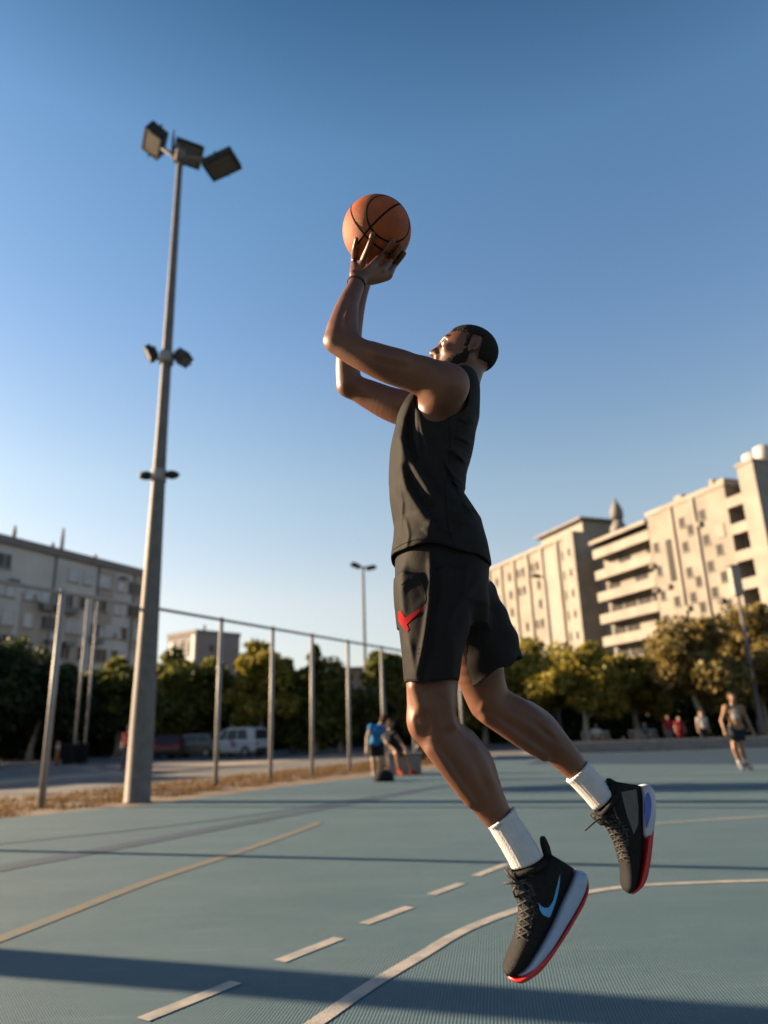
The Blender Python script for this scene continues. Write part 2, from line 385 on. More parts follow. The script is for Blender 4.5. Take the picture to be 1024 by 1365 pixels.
line('court_far_line', [(840, 1100), (930, 1094), (1024, 1088), (1150, 1081)], 0.06, 0.004, m_white)
for a, b in (((190, 1360), (315, 1310)), ((373, 1282), (452, 1251)), ((485, 1232), (546, 1209.5)), ((575, 1193), (615, 1178)), ((634, 1168), (680, 1150))):
    line('court_dash_line', [a, b], 0.085, 0.004, m_white, False)
bd = MB(); bd.add([(4.5, 25.5, .004), (11.5, 20.8, .004), (30, 19.5, .004), (41, 19.5, .004), (41, 32.6, .004), (7.0, 32.6, .004)], [(0, 1, 2, 3, 4, 5)])  # shade at the court's far end, painted as a navy sheet
prop(bd.build('court_shade_band', m_band, fixn=False), kind='structure')

# ---- fence line
FP = np.array([-6.79, 14.83]); FD = np.array([0.475, 0.88]); FD /= np.linalg.norm(FD); FN = np.array([-FD[1], FD[0]])
def fpt(t, perp=0.0, z=0.0):
    q = FP + FD * t + FN * perp; return np.array([q[0], q[1], z])
# grass verge with dry tufts
left = [fpt(t, 3.0 + 0.3 * math.sin(t * 1.3), -0.03) for t in np.arange(-22, 24, 1.0)]
right = [np.array([p[0] + 0.05, p[1], -0.03]) for p in [pre] + EDGE]
v = MB(); pl = [(p[0], p[1]) for p in left] + [(p[0], p[1]) for p in reversed(right)]
v.prism(pl, -0.08, -0.012); prop(v.build('verge', m_soil), kind='structure')
tf = MB()
ei = np.array([p[:2] for p in right])
for _ in range(26000):
    t = rng.uniform(-6, 22); lo = -1.25; s = rng.beta(1.1, 1.5)
    pp = fpt(t, -1.05 + 3.9 * s)
    xe = np.interp(pp[1], ei[:, 1], ei[:, 0])
    if pp[0] > xe - 0.02: continue
    if math.sin(pp[0] * 5.1) + math.sin(pp[1] * 4.3 + 1.7 * pp[0]) + rng.normal(0, .5) < -0.5: continue
    hgt = rng.uniform(0.03, 0.13) * (1.5 if rng.random() < .06 else 1); a = rng.uniform(0, 6.28); w = 0.012
    b0 = np.array([pp[0], pp[1], -0.012]); tip = b0 + np.array([math.cos(a) * hgt * .9, math.sin(a) * hgt * .9, hgt])
    side = np.array([-math.sin(a), math.cos(a), 0]) * w
    tf.add([b0 - side, b0 + side, tip], [(0, 1, 2)])
m_dry = leafmat('dry_grass_blades', (0.07, 0.04, 0.015), (0.13, 0.075, 0.03), (0.20, 0.13, 0.06))
prop(tf.build('dry_grass', m_dry, fixn=False), 'low brown dry grass tufts covering the verge under the fence', 'grass', kind='stuff')
pv = MB(); pv.add([(*fpt(t, q)[:2], -0.046) for t, q in ((-40, 8.8), (80, 8.8), (80, 11.8), (-40, 11.8))], [(0, 1, 2, 3)])
prop(pv.build('pavement', m_pave, fixn=False), kind='structure')
pp_ = MB(); pp_.add([(5.5, 33.3, -.046), (70, 33.3, -.046), (70, 60, -.046), (12, 60, -.046)], [(0, 1, 2, 3)])
prop(pp_.build('park_path', mat('park_path_grey', (0.10, 0.095, 0.088), 0.9, (0.14, 0.13, 0.12), 0.7, 8), fixn=False), kind='structure')

m_galv = mat('galvanised_steel', (0.22, 0.21, 0.195), 0.55, (0.27, 0.255, 0.24), 4, 6, spec=0.3)
m_pole = mat('painted_steel_pole', (0.135, 0.122, 0.112), 0.65, (0.10, 0.09, 0.083), 5, 8, 0.1, 30, spec=0.25)
m_dark = mat('dark_fixture', (0.018, 0.017, 0.016), 0.6, (0.028, 0.026, 0.024), 6, spec=0.2)
m_lens = mat('lamp_glass', (0.11, 0.10, 0.092), 0.35, (0.085, 0.078, 0.07), 3, spec=0.3)
m_conc = mat('concrete', (0.18, 0.17, 0.155), 0.85, (0.14, 0.13, 0.12), 3, 8, 0.3, 30)

FH = 4.18
fence = empty('court_fence', fpt(0), 'tall galvanised court fence with slim posts and a top rail on the dry verge', 'fence')
MB().tube([fpt(-7.2, 0, FH), fpt(6, 0, FH)], 0.04).tube([fpt(6, 0, FH), fpt(22, 0, FH)], 0.04).build('top_rail', m_galv, fence)
for i, t in enumerate((-4.9, 0, 2.62, 4.94, 7.18, 9.22, 11.39, 13.75, 16.2, 18.6, 21)):
    MB().tube([fpt(t, 0, -.05), fpt(t, 0, FH - .04)], 0.068 if t < 1 else 0.058, 14).tube([fpt(t, 0, FH - .05), fpt(t, 0, FH + .06)], 0.07 if t < 1 else .06, 14).build('post', m_galv, fence)
# second row of posts across the street
f2 = empty('street_fence', (-28, 69, 0), 'two slender pale posts before the dark hedge beyond the road', 'fence')
a_, b_ = at(105, 1003, 42), at(122, 1003, 44)
for q, tx in ((a_, (128, 792)), (b_, (133, 800))):
    pass
for px0, px1, Y in ((103, 118, 42), (121, 131, 42)):
    top = at(px1, 795, Y); MB().tube([(top[0], Y, -.05), (top[0], Y, top[2])], 0.062, 10).build('post', m_galv, f2)

# ---- floodlight masts
def head(frame_c, yaw, tilt, L, Wd, T, parent, name='floodlight'):
    c_, s_ = math.cos(yaw), math.sin(yaw); ct, st = math.cos(tilt), math.sin(tilt)
    out = np.array([c_, s_, 0]); side = np.array([-s_, c_, 0]); dn = np.array([0, 0, -1.])
    n = out * st + dn * ct            # the way the glass looks
    ax = out * ct - dn * st
    fr = np.array([ax, side, -n]); c0 = np.array(frame_c)
    h = MB(); h.box(c0, (L, Wd, T), fr); h.box(c0 + fr[2] * (T / 2 + .03), (L * .7, Wd * .75, .06), fr)
    for k in range(5): h.box(c0 + fr[2] * (T / 2 + .075) + fr[0] * (k - 2) * L * .14, (.02, Wd * .7, .05), fr)
    h.box(c0 + fr[1] * (Wd / 2 + .012), (.05, .02, T * 1.4), fr); h.box(c0 - fr[1] * (Wd / 2 + .012), (.05, .02, T * 1.4), fr)
    o = h.build(name, m_dark, parent, bevel=0.015)
    r = MB()
    for a in (-1, 1):
        r.box(c0 - fr[2] * (T / 2 + .012) + fr[0] * a * L * .46, (L * .07, Wd * .98, .02), fr)
        r.box(c0 - fr[2] * (T / 2 + .012) + fr[1] * a * Wd * .46, (L * .86, Wd * .07, .02), fr)
    r.build('rim', m_dark, o)
    MB().box(c0 - fr[2] * (T / 2 + .006), (L * .84, Wd * .84, .012), fr).build('lamp_glass', m_lens, o)
    return o
def mast(name, base, Htop, label, group=None, full=True):
    t = empty(name, base, label, 'floodlight mast', group); b = np.array(base, float)
    zs = [0, .03, 1.5, 4, 8, 12, Htop]; rs = [.27, .255, .24, .195, .128, .10, .075]
    MB().tube([b + [0, 0, z] for z in zs], rs, 20).build('pole', m_pole, t)
    T = b + [0, 0, Htop]
    hd = MB().tube([T - [0, 0, .25], T + [0, 0, .12]], .13, 16)
    for yaw, L_, dz in ((R_(170), .52, .52), (R_(-8), .66, -.42), (R_(85), .38, .28)):
        o = np.array([math.cos(yaw), math.sin(yaw), 0])
        hd.tube([T + [0, 0, -.12], T + o * L_ * .5 + [0, 0, -.05 + dz * .25], T + o * L_ + [0, 0, .02 + dz * .6], T + o * (L_ + .12) + [0, 0, dz * .9]], .05, 10)
    hd.tube([T, T + [-.15, .1, .6]], [.05, .04], 10); hd.tube([T + [-.25, .12, .2], T + [-.27, .14, .95]], [.045, .03], 8)
    hd.build('bracket', m_pole, t)
    head(T + [-.74, .12, .62], R_(205), R_(32), .50, .80, .34, t)
    head(T + [.06, .45, .48], R_(-60), R_(38), .60, .72, .26, t)
    head(T + [1.12, -.10, -.42], R_(-15), R_(14), .86, .64, .18, t)
    if full:
        for z, sz in ((9.86, 1), (6.88, 0)):
            q = b + [0, 0, z]
            cl = MB().tube([q - [0, 0, .14], q + [0, 0, .14]], .17, 14).tube([q - [.30, 0, 0], q + [.32, 0, 0]], .04, 8).build('clamp', m_galv, t)
            if sz:
                head(q + [-.38, -.05, .12], R_(200), R_(62), .34, .30, .12, t)
                head(q + [.40, -.05, -.02], R_(-30), R_(35), .30, .30, .28, t)
            else:
                for sx in (-1, 1):
                    MB().loft([[q + np.array([sx * (.18 + .30 * u), 0, .02]) + np.array([0, .12 * math.sin(math.pi * (u * .8 + .2)) ** .6 * math.cos(a), .10 * math.sin(math.pi * (u * .8 + .2)) ** .6 * math.sin(a)]) for a in np.arange(12) * math.pi / 6] for u in np.linspace(0, 1, 7)]).build('lamp_pod', m_dark, t)
    return t
lampb = gnd(183, 1069)
mast('floodlight_mast', (lampb[0], lampb[1], -.01), 15.85, 'tall grey floodlight mast with three heads on top and two lower clusters of lamps')
mast('floodlight_mast', (-10.9, 7.38, -.01), 15.85, 'tall grey floodlight mast standing out of view to the left of the court', full=False)
def street_lamp(px_top, Y, r, label, kind, ybase=-.05):
    top = at(*px_top, Y); b = np.array([top[0], Y, ybase])
    t = empty('street_lamp', b, label, 'street lamp'); Hh = top[2]
    MB().tube([b, b + [0, 0, 1.2], b + [0, 0, 1.25], [top[0], Y, Hh]], [r * 1.5, r * 1.4, r, r * .7], 12).build('pole', m_pole, t)
    if kind == 'double':
        MB().tube([[top[0] - .45, Y, Hh + .08], [top[0], Y, Hh], [top[0] + .55, Y, Hh - .02]], .05, 8).build('bracket', m_pole, t)
        head(np.array([top[0] - .55, Y - .1, Hh + .12]), R_(200), R_(20), .75, .45, .2, t)
        head(np.array([top[0] + .6, Y + .1, Hh - .05]), R_(-10), R_(10), .75, .45, .18, t)
    elif kind == 'box':
        c0 = np.array([top[0], Y, Hh])
        o = MB().box(c0 + [0, 0, .35], (.62, .5, 1.9)).build('lantern', mat('lantern_cream', (0.26, 0.23, 0.19), 0.6, (.21, .185, .15), 2), t, bevel=.05)
        MB().box(c0 + [0, 0, 1.34], (.8, .66, .1)).build('cap', m_pole, o)
    else:
        MB().tube([[top[0], Y, Hh], [top[0], Y, Hh + .3], [top[0] - .5, Y - .2, Hh + .45]], .05, 8).build('bracket', m_pole, t)
        head(np.array([top[0] - .8, Y - .3, Hh + .42]), R_(200), R_(5), .8, .4, .18, t)
    return t
street_lamp((484, 756), 52, .13, 'slim double headed lamp rising behind the fence posts', 'double')
street_lamp((727, 775), 60, .17, 'thin grey lamp pole in front of the cream apartments beside the trailing foot', 'single')
street_lamp((982, 782), 46, .15, 'pale leaning looking lamp pole with a boxy cream lantern at the right edge', 'box')

# ================================================================== BUILDINGS
class Fac:
    def __init__(s, px0, d0, vp):
        s.o = bearing(px0) * d0; s.s = bearing(vp); n = np.array([s.s[1], -s.s[0]]); s.n = -n * np.sign(n @ s.o)
        s.fr = np.array([[s.s[0], s.s[1], 0], [s.n[0], s.n[1], 0], [0, 0, 1.]])
    def m(s, x, y):
        d = ray(x, y); k = (s.o @ s.n) / (d[:2] @ s.n); q = CP + d * k; return float((q[:2] - s.o) @ s.s), float(q[2])
    def w(s, a, n, z):
        q = s.o + s.s * a + s.n * n; return np.array([q[0], q[1], z])
    def bx(s, mb, s0, s1, n0, n1, z0, z1):
        return mb.box(s.w((s0 + s1) / 2, (n0 + n1) / 2, (z0 + z1) / 2), (abs(s1 - s0), abs(n1 - n0), abs(z1 - z0)), s.fr)
m_cream = mat('cream_render', (0.190, 0.172, 0.146), 0.85, (0.135, 0.122, 0.105), 0.35, 9, 0.15, 5)
m_cream2 = mat('cream_render_worn', (0.215, 0.195, 0.168), 0.85, (0.16, 0.145, 0.126), 0.5, 9, 0.15, 5)
m_greyw = mat('grey_render', (0.17, 0.16, 0.145), 0.9, (0.21, 0.195, 0.175), 0.3, 9, 0.15, 5)
m_panel = mat('brown_grey_panel', (0.26, 0.225, 0.195), 0.9, (0.31, 0.27, 0.235), 0.5, 8)
m_trim = mat('grey_trim', (0.12, 0.112, 0.105), 0.8, (0.15, 0.14, 0.13), 1.2)
m_glass = mat('window_glass', (0.016, 0.019, 0.024), 0.25, (0.028, 0.033, 0.04), 0.6, spec=0.3)
m_glassb = mat('window_glass_blind', (0.34, 0.36, 0.39), 0.25, (0.22, 0.25, 0.29), 1.0, spec=0.6)
m_glassd = mat('window_glass_matt', (0.006, 0.006, 0.007), 0.5, (0.012, 0.012, 0.013), 0.8, spec=0.06)
m_winfr = mat('window_frame_dark', (0.055, 0.048, 0.042), 0.7, (.07, .062, .054), 2)
m_frame = mat('window_frame_white', (0.36, 0.35, 0.33), 0.6)
m_roof = mat('dark_roof', (0.12, 0.11, 0.105), 0.85, (0.17, 0.155, 0.14), 1)
def window(fc, parent, s0, z0, w, h, n=0.0, glass=None, bars=1, nd=0.04, fm=None):
    fr = MB(); t = .07
    fc.bx(fr, s0, s0 + w, n, n + nd, z0, z0 + t); fc.bx(fr, s0, s0 + w, n, n + nd, z0 + h - t, z0 + h)
    fc.bx(fr, s0, s0 + t, n, n + nd, z0 + t, z0 + h - t); fc.bx(fr, s0 + w - t, s0 + w, n, n + nd, z0 + t, z0 + h - t)
    for k in range(bars):
        x = s0 + w * (k + 1) / (bars + 1); fc.bx(fr, x - .03, x + .03, n, n + nd - .005, z0 + t, z0 + h - t)
    o = fr.build('window', fm or m_frame, parent)
    p = MB(); fc.bx(p, s0 + t, s0 + w - t, n + .002, n + .018, z0 + t, z0 + h - t); p.build('pane', glass or m_glass, o)
    sl_ = MB(); fc.bx(sl_, s0 - .08, s0 + w + .08, n, n + .14, z0 - .07, z0 - .004); sl_.build('sill', m_trim, o)
    return o

# ---- right, near: cream apartment block with stacked balconies
RB = Fac(1005, 78, 145)
b1 = empty('apartment_building', RB.w(8, 0, -.05), 'large sunlit cream apartment block with stacked balcony bands, at the right edge', 'apartment building')
w_ = MB(); RB.bx(w_, -1.3, 10.3, -14, 0, -.05, 24.0); w_.build('wing', m_cream, b1)
w_ = MB(); RB.bx(w_, -5.6, -3.7, -14, 0.5, -.05, 25.0); w_.build('end_pier', m_cream2, b1)
w_ = MB(); RB.bx(w_, -3.7, -1.3, -14, -1.4, -.05, 24.2); w_.build('recess_wall', m_greyw, b1)
w_ = MB(); RB.bx(w_, 10.3, 21.0, -14, -1.6, -.05, 23.3); w_.build('balcony_wall', m_cream, b1)
w_ = MB(); RB.bx(w_, 21.0, 23.6, -14, -2.4, -.05, 22.6); w_.build('link_wall', m_greyw, b1)
w_ = MB(); RB.bx(w_, -1.45, 10.45, -14.2, .12, 24.0, 24.5); w_.build('cornice', m_cream2, b1)
w_ = MB(); RB.bx(w_, 10.46, 21.2, -14.2, .3, 23.3, 23.75); w_.build('cornice', m_cream2, b1)
w_ = MB(); RB.bx(w_, -5.7, -3.55, -14.1, .62, 25.0, 25.3); w_.build('cornice', m_cream2, b1)
for k in range(8):
    z = 21.4 - 2.76 * k
    if z < 1: break
    bk = MB(); RB.bx(bk, 10.31, 20.9, -.06, .06, z, z + 1.15); RB.bx(bk, 10.31, 20.9, -1.59, -.07, z, z + .2); RB.bx(bk, 20.78, 20.9, -1.59, -.07, z + .21, z + 1.15)
    bk.build('balcony', m_cream2, b1)
    for j in range(4):
        if rng.random() < .8: window(RB, b1, 10.6 + j * 2.55, z + .25, 2.35, 2.2, -1.6, m_glassd, fm=m_winfr)
    # recess stack
    r_ = MB(); RB.bx(r_, -3.69, -1.31, -1.39, .1, z + .1, z + 1.15); r_.build('balcony', m_cream2, b1)
    window(RB, b1, -3.3, z + 1.2, 1.6, 1.3, -1.39, m_glassd, fm=m_winfr)
for sx, zz in ((4.6, (21.3, 18.6, 15.8, 13.1, 10.3, 7.6)), (9.0, (19.6, 16.9, 14.1, 11.4, 8.6)), (1.6, (21.3, 18.6, 15.8, 13.1, 10.3)), (7.0, (13.1, 10.3)), (3.5, (20.2, 14.6, 11.9)), (.1, (17.2, 14.4, 11.6))):
    for z in zz: window(RB, b1, sx, z, .9, 1.15, 0, m_glassd, 0, fm=m_winfr)
for k in range(14):
    sx = rng.choice([1.0, 2.4, 5.6, 8.1, 9.95]) + rng.uniform(-.2, .1); z = 21.0 - 2.76 * rng.integers(0, 6)
    w_ = MB(); RB.bx(w_, sx, sx + .62, .01, .38, z - .3, z + .2); RB.bx(w_, sx + .08, sx + .54, .381, .40, z - .24, z + .14); w_.build('air_conditioner', m_cream, b1)
w_ = MB(); RB.bx(w_, 7.0, 7.9, .003, .05, 15.9, 20.6); w_.build('stair_glazing', m_glassd, b1)
for sx in (2.9, 6.2): 
    w_ = MB(); RB.bx(w_, sx, sx + .35, 0.002, .22, -.05, 23.98); w_.build('pilaster', m_cream2, b1)
for (s0, s1, z0, z1) in ((-.5, .5, 18.9, 20.3),):
    w_ = MB(); RB.bx(w_, s0, s1, .002, .10, z0, z1); w_.build('wall_panel', m_cream2, b1)
tanks = ((-4.6, 1.0, 25.65, 2.2), (-2.4, .85, 24.55, 2.6))
for sx, r, z0, h in ((-3.2, .8, 24.2, 2.6), (-4.7, .85, 25.3, 1.7)):
    q = RB.w(sx, -2.2, z0); tk = MB().tube([q, q + [0, 0, h], q + [0, 0, h + .25]], [r, r, r * .4], 18).build('water_tank', m_frame, b1)
for s0, s1, h in ((.4, 1.6, 1.1), (3.4, 6.0, .9), (6.6, 7.8, 1.3), (1.9, 2.4, 1.5)):
    w_ = MB(); RB.bx(w_, s0, s1, -4.5, -2.0, 24.5, 24.5 + h); w_.build('roof_vent', m_cream2, b1)
# roof antenna cluster between the two blocks
ac = RB.w(21.5, -5, 22.6)
an = MB().tube([ac, ac + [0, 0, 7.6]], .2, 8)
for dz, r, h in ((2.4, 1.05, 2.2), (4.8, .8, 2.2)): an.tube([ac + [0, 0, dz], ac + [0, 0, dz + h * .5], ac + [0, 0, dz + h]], [r, r * 1.05, r * .5], 10)
an.box(ac + [.9, 0, 1.4], (.9, .5, 1.1)); an.box(ac + [-.8, 0, .9], (.7, .5, .9)); an.build('antenna', m_trim, b1)

# ---- right, far: cream block with pilasters and a set-back roof storey
b2 = empty('apartment_building', RB.w(36, 0, -.05), 'sunlit cream block with tall pilasters and a set back roof storey, behind the shorts', 'apartment building')
w_ = MB(); RB.bx(w_, 26.0, 52, -14, 0, -.05, 25.7); w_.build('wing', m_cream, b2)
w_ = MB(); RB.bx(w_, 23.6, 26.0, -14, 0.9, -.05, 25.9); w_.build('stair_tower', m_cream2, b2)
w_ = MB(); RB.bx(w_, 29.0, 32.2, .002, .03, -.05, 25.0); w_.build('shade_strip', m_greyw, b2)  # grey strip laid on the wall for a shaded recess
w_ = MB(); RB.bx(w_, 26.01, 52.2, -14.1, .25, 25.7, 26.2); w_.build('cornice', m_cream2, b2)
for sx in (28.4, 32.3, 36.2, 40.2, 44.2, 48.2):
    w_ = MB(); RB.bx(w_, sx, sx + .6, .002, .28, -.05, 25.69); w_.build('pilaster', m_cream2, b2)
w_ = MB(); RB.bx(w_, 26.5, 37, -9, -3, 26.2, 28.5); w_.build('roof_storey', m_greyw, b2)
w_ = MB(); RB.bx(w_, 25.8, 37.6, -9.5, -2.2, 28.5, 28.8); w_.build('roof', m_roof, b2)
w_ = MB(); RB.bx(w_, 37.6, 42, -10, -3, 26.2, 27.2); w_.build('roof_vent', m_cream2, b2)
for k in range(8):
    z = 22.9 - 2.76 * k
    if z < 3: break
    window(RB, b2, 24.5, z, .6, .9, .9, m_glassd, 0, fm=m_winfr)
    for sx in (26.8, 33.6, 37.6, 41.6, 45.6):
        if rng.random() < .85: window(RB, b2, sx, z, .95, 1.25, 0, m_glassd, 0, fm=m_winfr)
        if sx > 30 and rng.random() < .5: window(RB, b2, sx + 1.4, z, .8, 1.25, 0, m_glassd, 0, fm=m_winfr)

# ---- left: long grey panel block in shade
LB = Fac(193, 88, 993)
b3 = empty('apartment_building', LB.w(-15, 0, -.05), 'long grey panel apartment block with rows of mixed windows, at the left edge', 'apartment building')
w_ = MB(); LB.bx(w_, -22, -1.4, -13, 0, -.05, 19.2); w_.build('wall', mat('pale_grey_render', (0.34, 0.335, 0.325), 0.9, (0.42, 0.41, 0.395), 0.3, 9, 0.15, 5), b3)
w_ = MB(); LB.bx(w_, -22.2, -1.2, -13.2, .35, 18.95 + .25, 20.0); w_.build('parapet', m_trim, b3)
for sx in (-20.9, -14.2, -8.6, -3.4):
    w_ = MB(); LB.bx(w_, sx, sx + .16, .002, .16, -.05, 19.19); w_.build('downpipe', m_trim, b3)
for (s0, s1, z0, z1) in ((-17.6, -14.4, 10.0, 15.0), (-12.2, -10.4, 8.0, 15.4), (-3.1, -1.5, 6, 18.9), (-20.6, -18.2, 7.2, 12.4), (-8.2, -6.2, 12.6, 18.9)):
    w_ = MB(); LB.bx(w_, s0, s1, .002, .035, z0, z1); w_.build('wall_panel', m_panel, b3)
for k in range(5):
    z = 16.9 - 2.62 * k
    s0 = -21.4
    while s0 < -2.8:
        w = rng.choice([1.0, 1.3, 1.9, 2.3]); h = 1.45
        if rng.random() < .86:
            window(LB, b3, s0, z, w, h, .04, m_glass if rng.random() < .45 else m_glassb, int(w > 1.2) + int(w > 2))
            q = rng.random()
            if q < .18:
                a_ = MB(); LB.bx(a_, s0 + .2, s0 + w - .1, .05, .75, z + h + .12, z + h + .22); LB.bx(a_, s0 + .2, s0 + w - .1, .6, .75, z + h - .22, z + h + .118); a_.build('awning', m_roof, b3)
            elif q < .34:
                a_ = MB(); LB.bx(a_, s0 - .05, s0 + w + .05, .15, .8, z - .75, z - .1); a_.build('balcony', m_trim, b3)
            elif q < .5:
                a_ = MB(); LB.bx(a_, s0 + w + .12, s0 + w + .75, .04, .4, z + .05, z + .6); a_.build('air_conditioner', m_frame, b3)
        s0 += w + rng.uniform(.55, 1.1)
for px, h in ((25, 1.5), (90, 2.6), (78, .8), (136, .7)):
    s0, _ = LB.m(px, 725)
    q = LB.w(s0, -.8, 20.0); MB().tube([q, q + [0, 0, h * .6], q + [0, 0, h]], [.22, .2, .10], 8).build('chimney', m_panel, b3)

# ---- middle: grey tower beyond the trees
MBd = Fac(262, 140, 500)
b4 = empty('office_building', MBd.w(0, 0, -.05), 'small grey flat roofed block beyond the trees, between mast and fence posts', 'building')
m_b4 = mat('mauve_grey_render', (0.15, 0.135, 0.135), 0.9, (0.18, 0.16, 0.155), .3)
def wq(x, y, z): return np.array([x, y, z])
cA = at(224, 843, 134); cB = at(262, 842, 129); cC = at(320, 843, 136); zt = float(at(262, 842, 132)[2])
base4 = [(cA[0], cA[1]), (cB[0], cB[1]), (cC[0], cC[1]), (cA[0] + cC[0] - cB[0], cA[1] + cC[1] - cB[1])]
MB().prism(base4, -.05, zt - .7).build('wall', m_b4, b4)
ctr = np.mean(base4, 0)
MB().prism([tuple(ctr + (np.array(q) - ctr) * 1.03) for q in base4], zt - .7, zt).build('parapet', m_trim, b4)
dAB = np.array(base4[1]) - np.array(base4[0]); Lab = np.linalg.norm(dAB); dAB /= Lab; nAB = np.array([dAB[1], -dAB[0]])
fAB = np.array([[dAB[0], dAB[1], 0], [nAB[0], nAB[1], 0], [0, 0, 1.]])
for k in range(4):
    for j in range(3):
        q = np.array(base4[0]) + dAB * (Lab * (j + .5) / 3.2) + nAB * .06
        o = MB().box((q[0], q[1], zt - 2.9 - k * 3.1), (1.35, .08, 2.4), fAB).build('window', m_frame, b4)
        MB().box((q[0] + nAB[0] * .05, q[1] + nAB[1] * .05, zt - 2.9 - k * 3.1), (1.15, .04, 2.2), fAB).build('pane', m_glassb if (j + k) % 3 == 0 else m_glass, o)
q = np.array(base4[1]) + nAB * .2 - dAB * .3
MB().box((q[0], q[1], zt / 2 - .5), (.9, .5, zt - .9), fAB).build('corner_pier', m_frame, b4)
MB().tube([(ctr[0], ctr[1], zt), (ctr[0], ctr[1], zt + 1.6)], .25, 8).build('roof_vent', m_trim, b4)
dBC = np.array(base4[2]) - np.array(base4[1]); Lbc = np.linalg.norm(dBC); dBC /= Lbc; nBC = np.array([dBC[1], -dBC[0]])
fBC = np.array([[dBC[0], dBC[1], 0], [nBC[0], nBC[1], 0], [0, 0, 1.]])
for k in range(3):
    q = np.array(base4[1]) + dBC * Lbc * (.35 + .2 * (k % 2)) + nBC * .05
    MB().box((q[0], q[1], zt - 3.2 - 3 * k), (.8, .1, 1.2), fBC).build('window', m_glass, b4)
# low beige house glimpsed between the trees
hp = at(500, 905, 95)
b5 = empty('beige_house', (hp[0], 95, -.05), 'low beige house glimpsed between the trees right of the last fence posts', 'house')
hz = float(at(500, 893, 95)[2])
MB().box((hp[0], 98, hz / 2), (11, 6, hz + .1)).build('wall', mat('beige_render', (0.22, 0.16, 0.12), .9, (.19, .14, .11), .6), b5)
MB().box((hp[0], 98, hz + .25), (11.6, 6.6, .4)).build('roof', m_trim, b5)
for k in (-3.4, 0, 3.2):
    o = MB().box((hp[0] + k, 94.96, hz - 2.2), (1.5, .08, 1.5)).build('window', m_frame, b5)
    MB().box((hp[0] + k, 94.9, hz - 2.2), (1.3, .06, 1.3)).build('pane', m_glass, o)

# ================================================================== TREES
m_bark = mat('bark', (0.16, 0.12, 0.085), 0.9, (0.24, 0.19, 0.14), 6, 6, 0.6, 25)
m_bark2 = mat('bark_pale', (0.30, 0.26, 0.21), 0.9, (0.22, 0.18, 0.14), 4, 6, 0.6, 25)
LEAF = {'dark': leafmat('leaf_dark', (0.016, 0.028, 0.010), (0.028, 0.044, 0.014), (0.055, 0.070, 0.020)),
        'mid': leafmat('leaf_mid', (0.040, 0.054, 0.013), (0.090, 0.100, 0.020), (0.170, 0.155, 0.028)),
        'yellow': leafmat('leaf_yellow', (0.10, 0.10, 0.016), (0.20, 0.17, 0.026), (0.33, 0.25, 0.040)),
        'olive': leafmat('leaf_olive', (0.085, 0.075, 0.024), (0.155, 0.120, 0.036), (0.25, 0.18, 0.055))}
def leaves(mb, c, rad, n, size, r):
    # a clump: many small faces scattered through a lumpy ball
    d = r.normal(size=(n, 3)); d /= np.linalg.norm(d, axis=1)[:, None]
    p = np.asarray(c) + d * (np.asarray(rad) * (r.random((n, 1)) ** 0.45))
    a = r.normal(size=(n, 3)); a /= np.linalg.norm(a, axis=1)[:, None]
    b = np.cross(a, r.normal(size=(n, 3))); b /= np.linalg.norm(b, axis=1)[:, None]
    s = size * r.uniform(.6, 1.4, (n, 1)); A = a * s; B = b * s * .62
    k = len(mb.v); q = np.stack([p - A, p - B, p + A, p + B], 1).reshape(-1, 3)
    mb.v += [tuple(x) for x in q.tolist()]; mb.f += [[k + 4 * i, k + 4 * i + 1, k + 4 * i + 2, k + 4 * i + 3] for i in range(n)]
    mb.sm += [False] * n; mb.mi += [0] * n
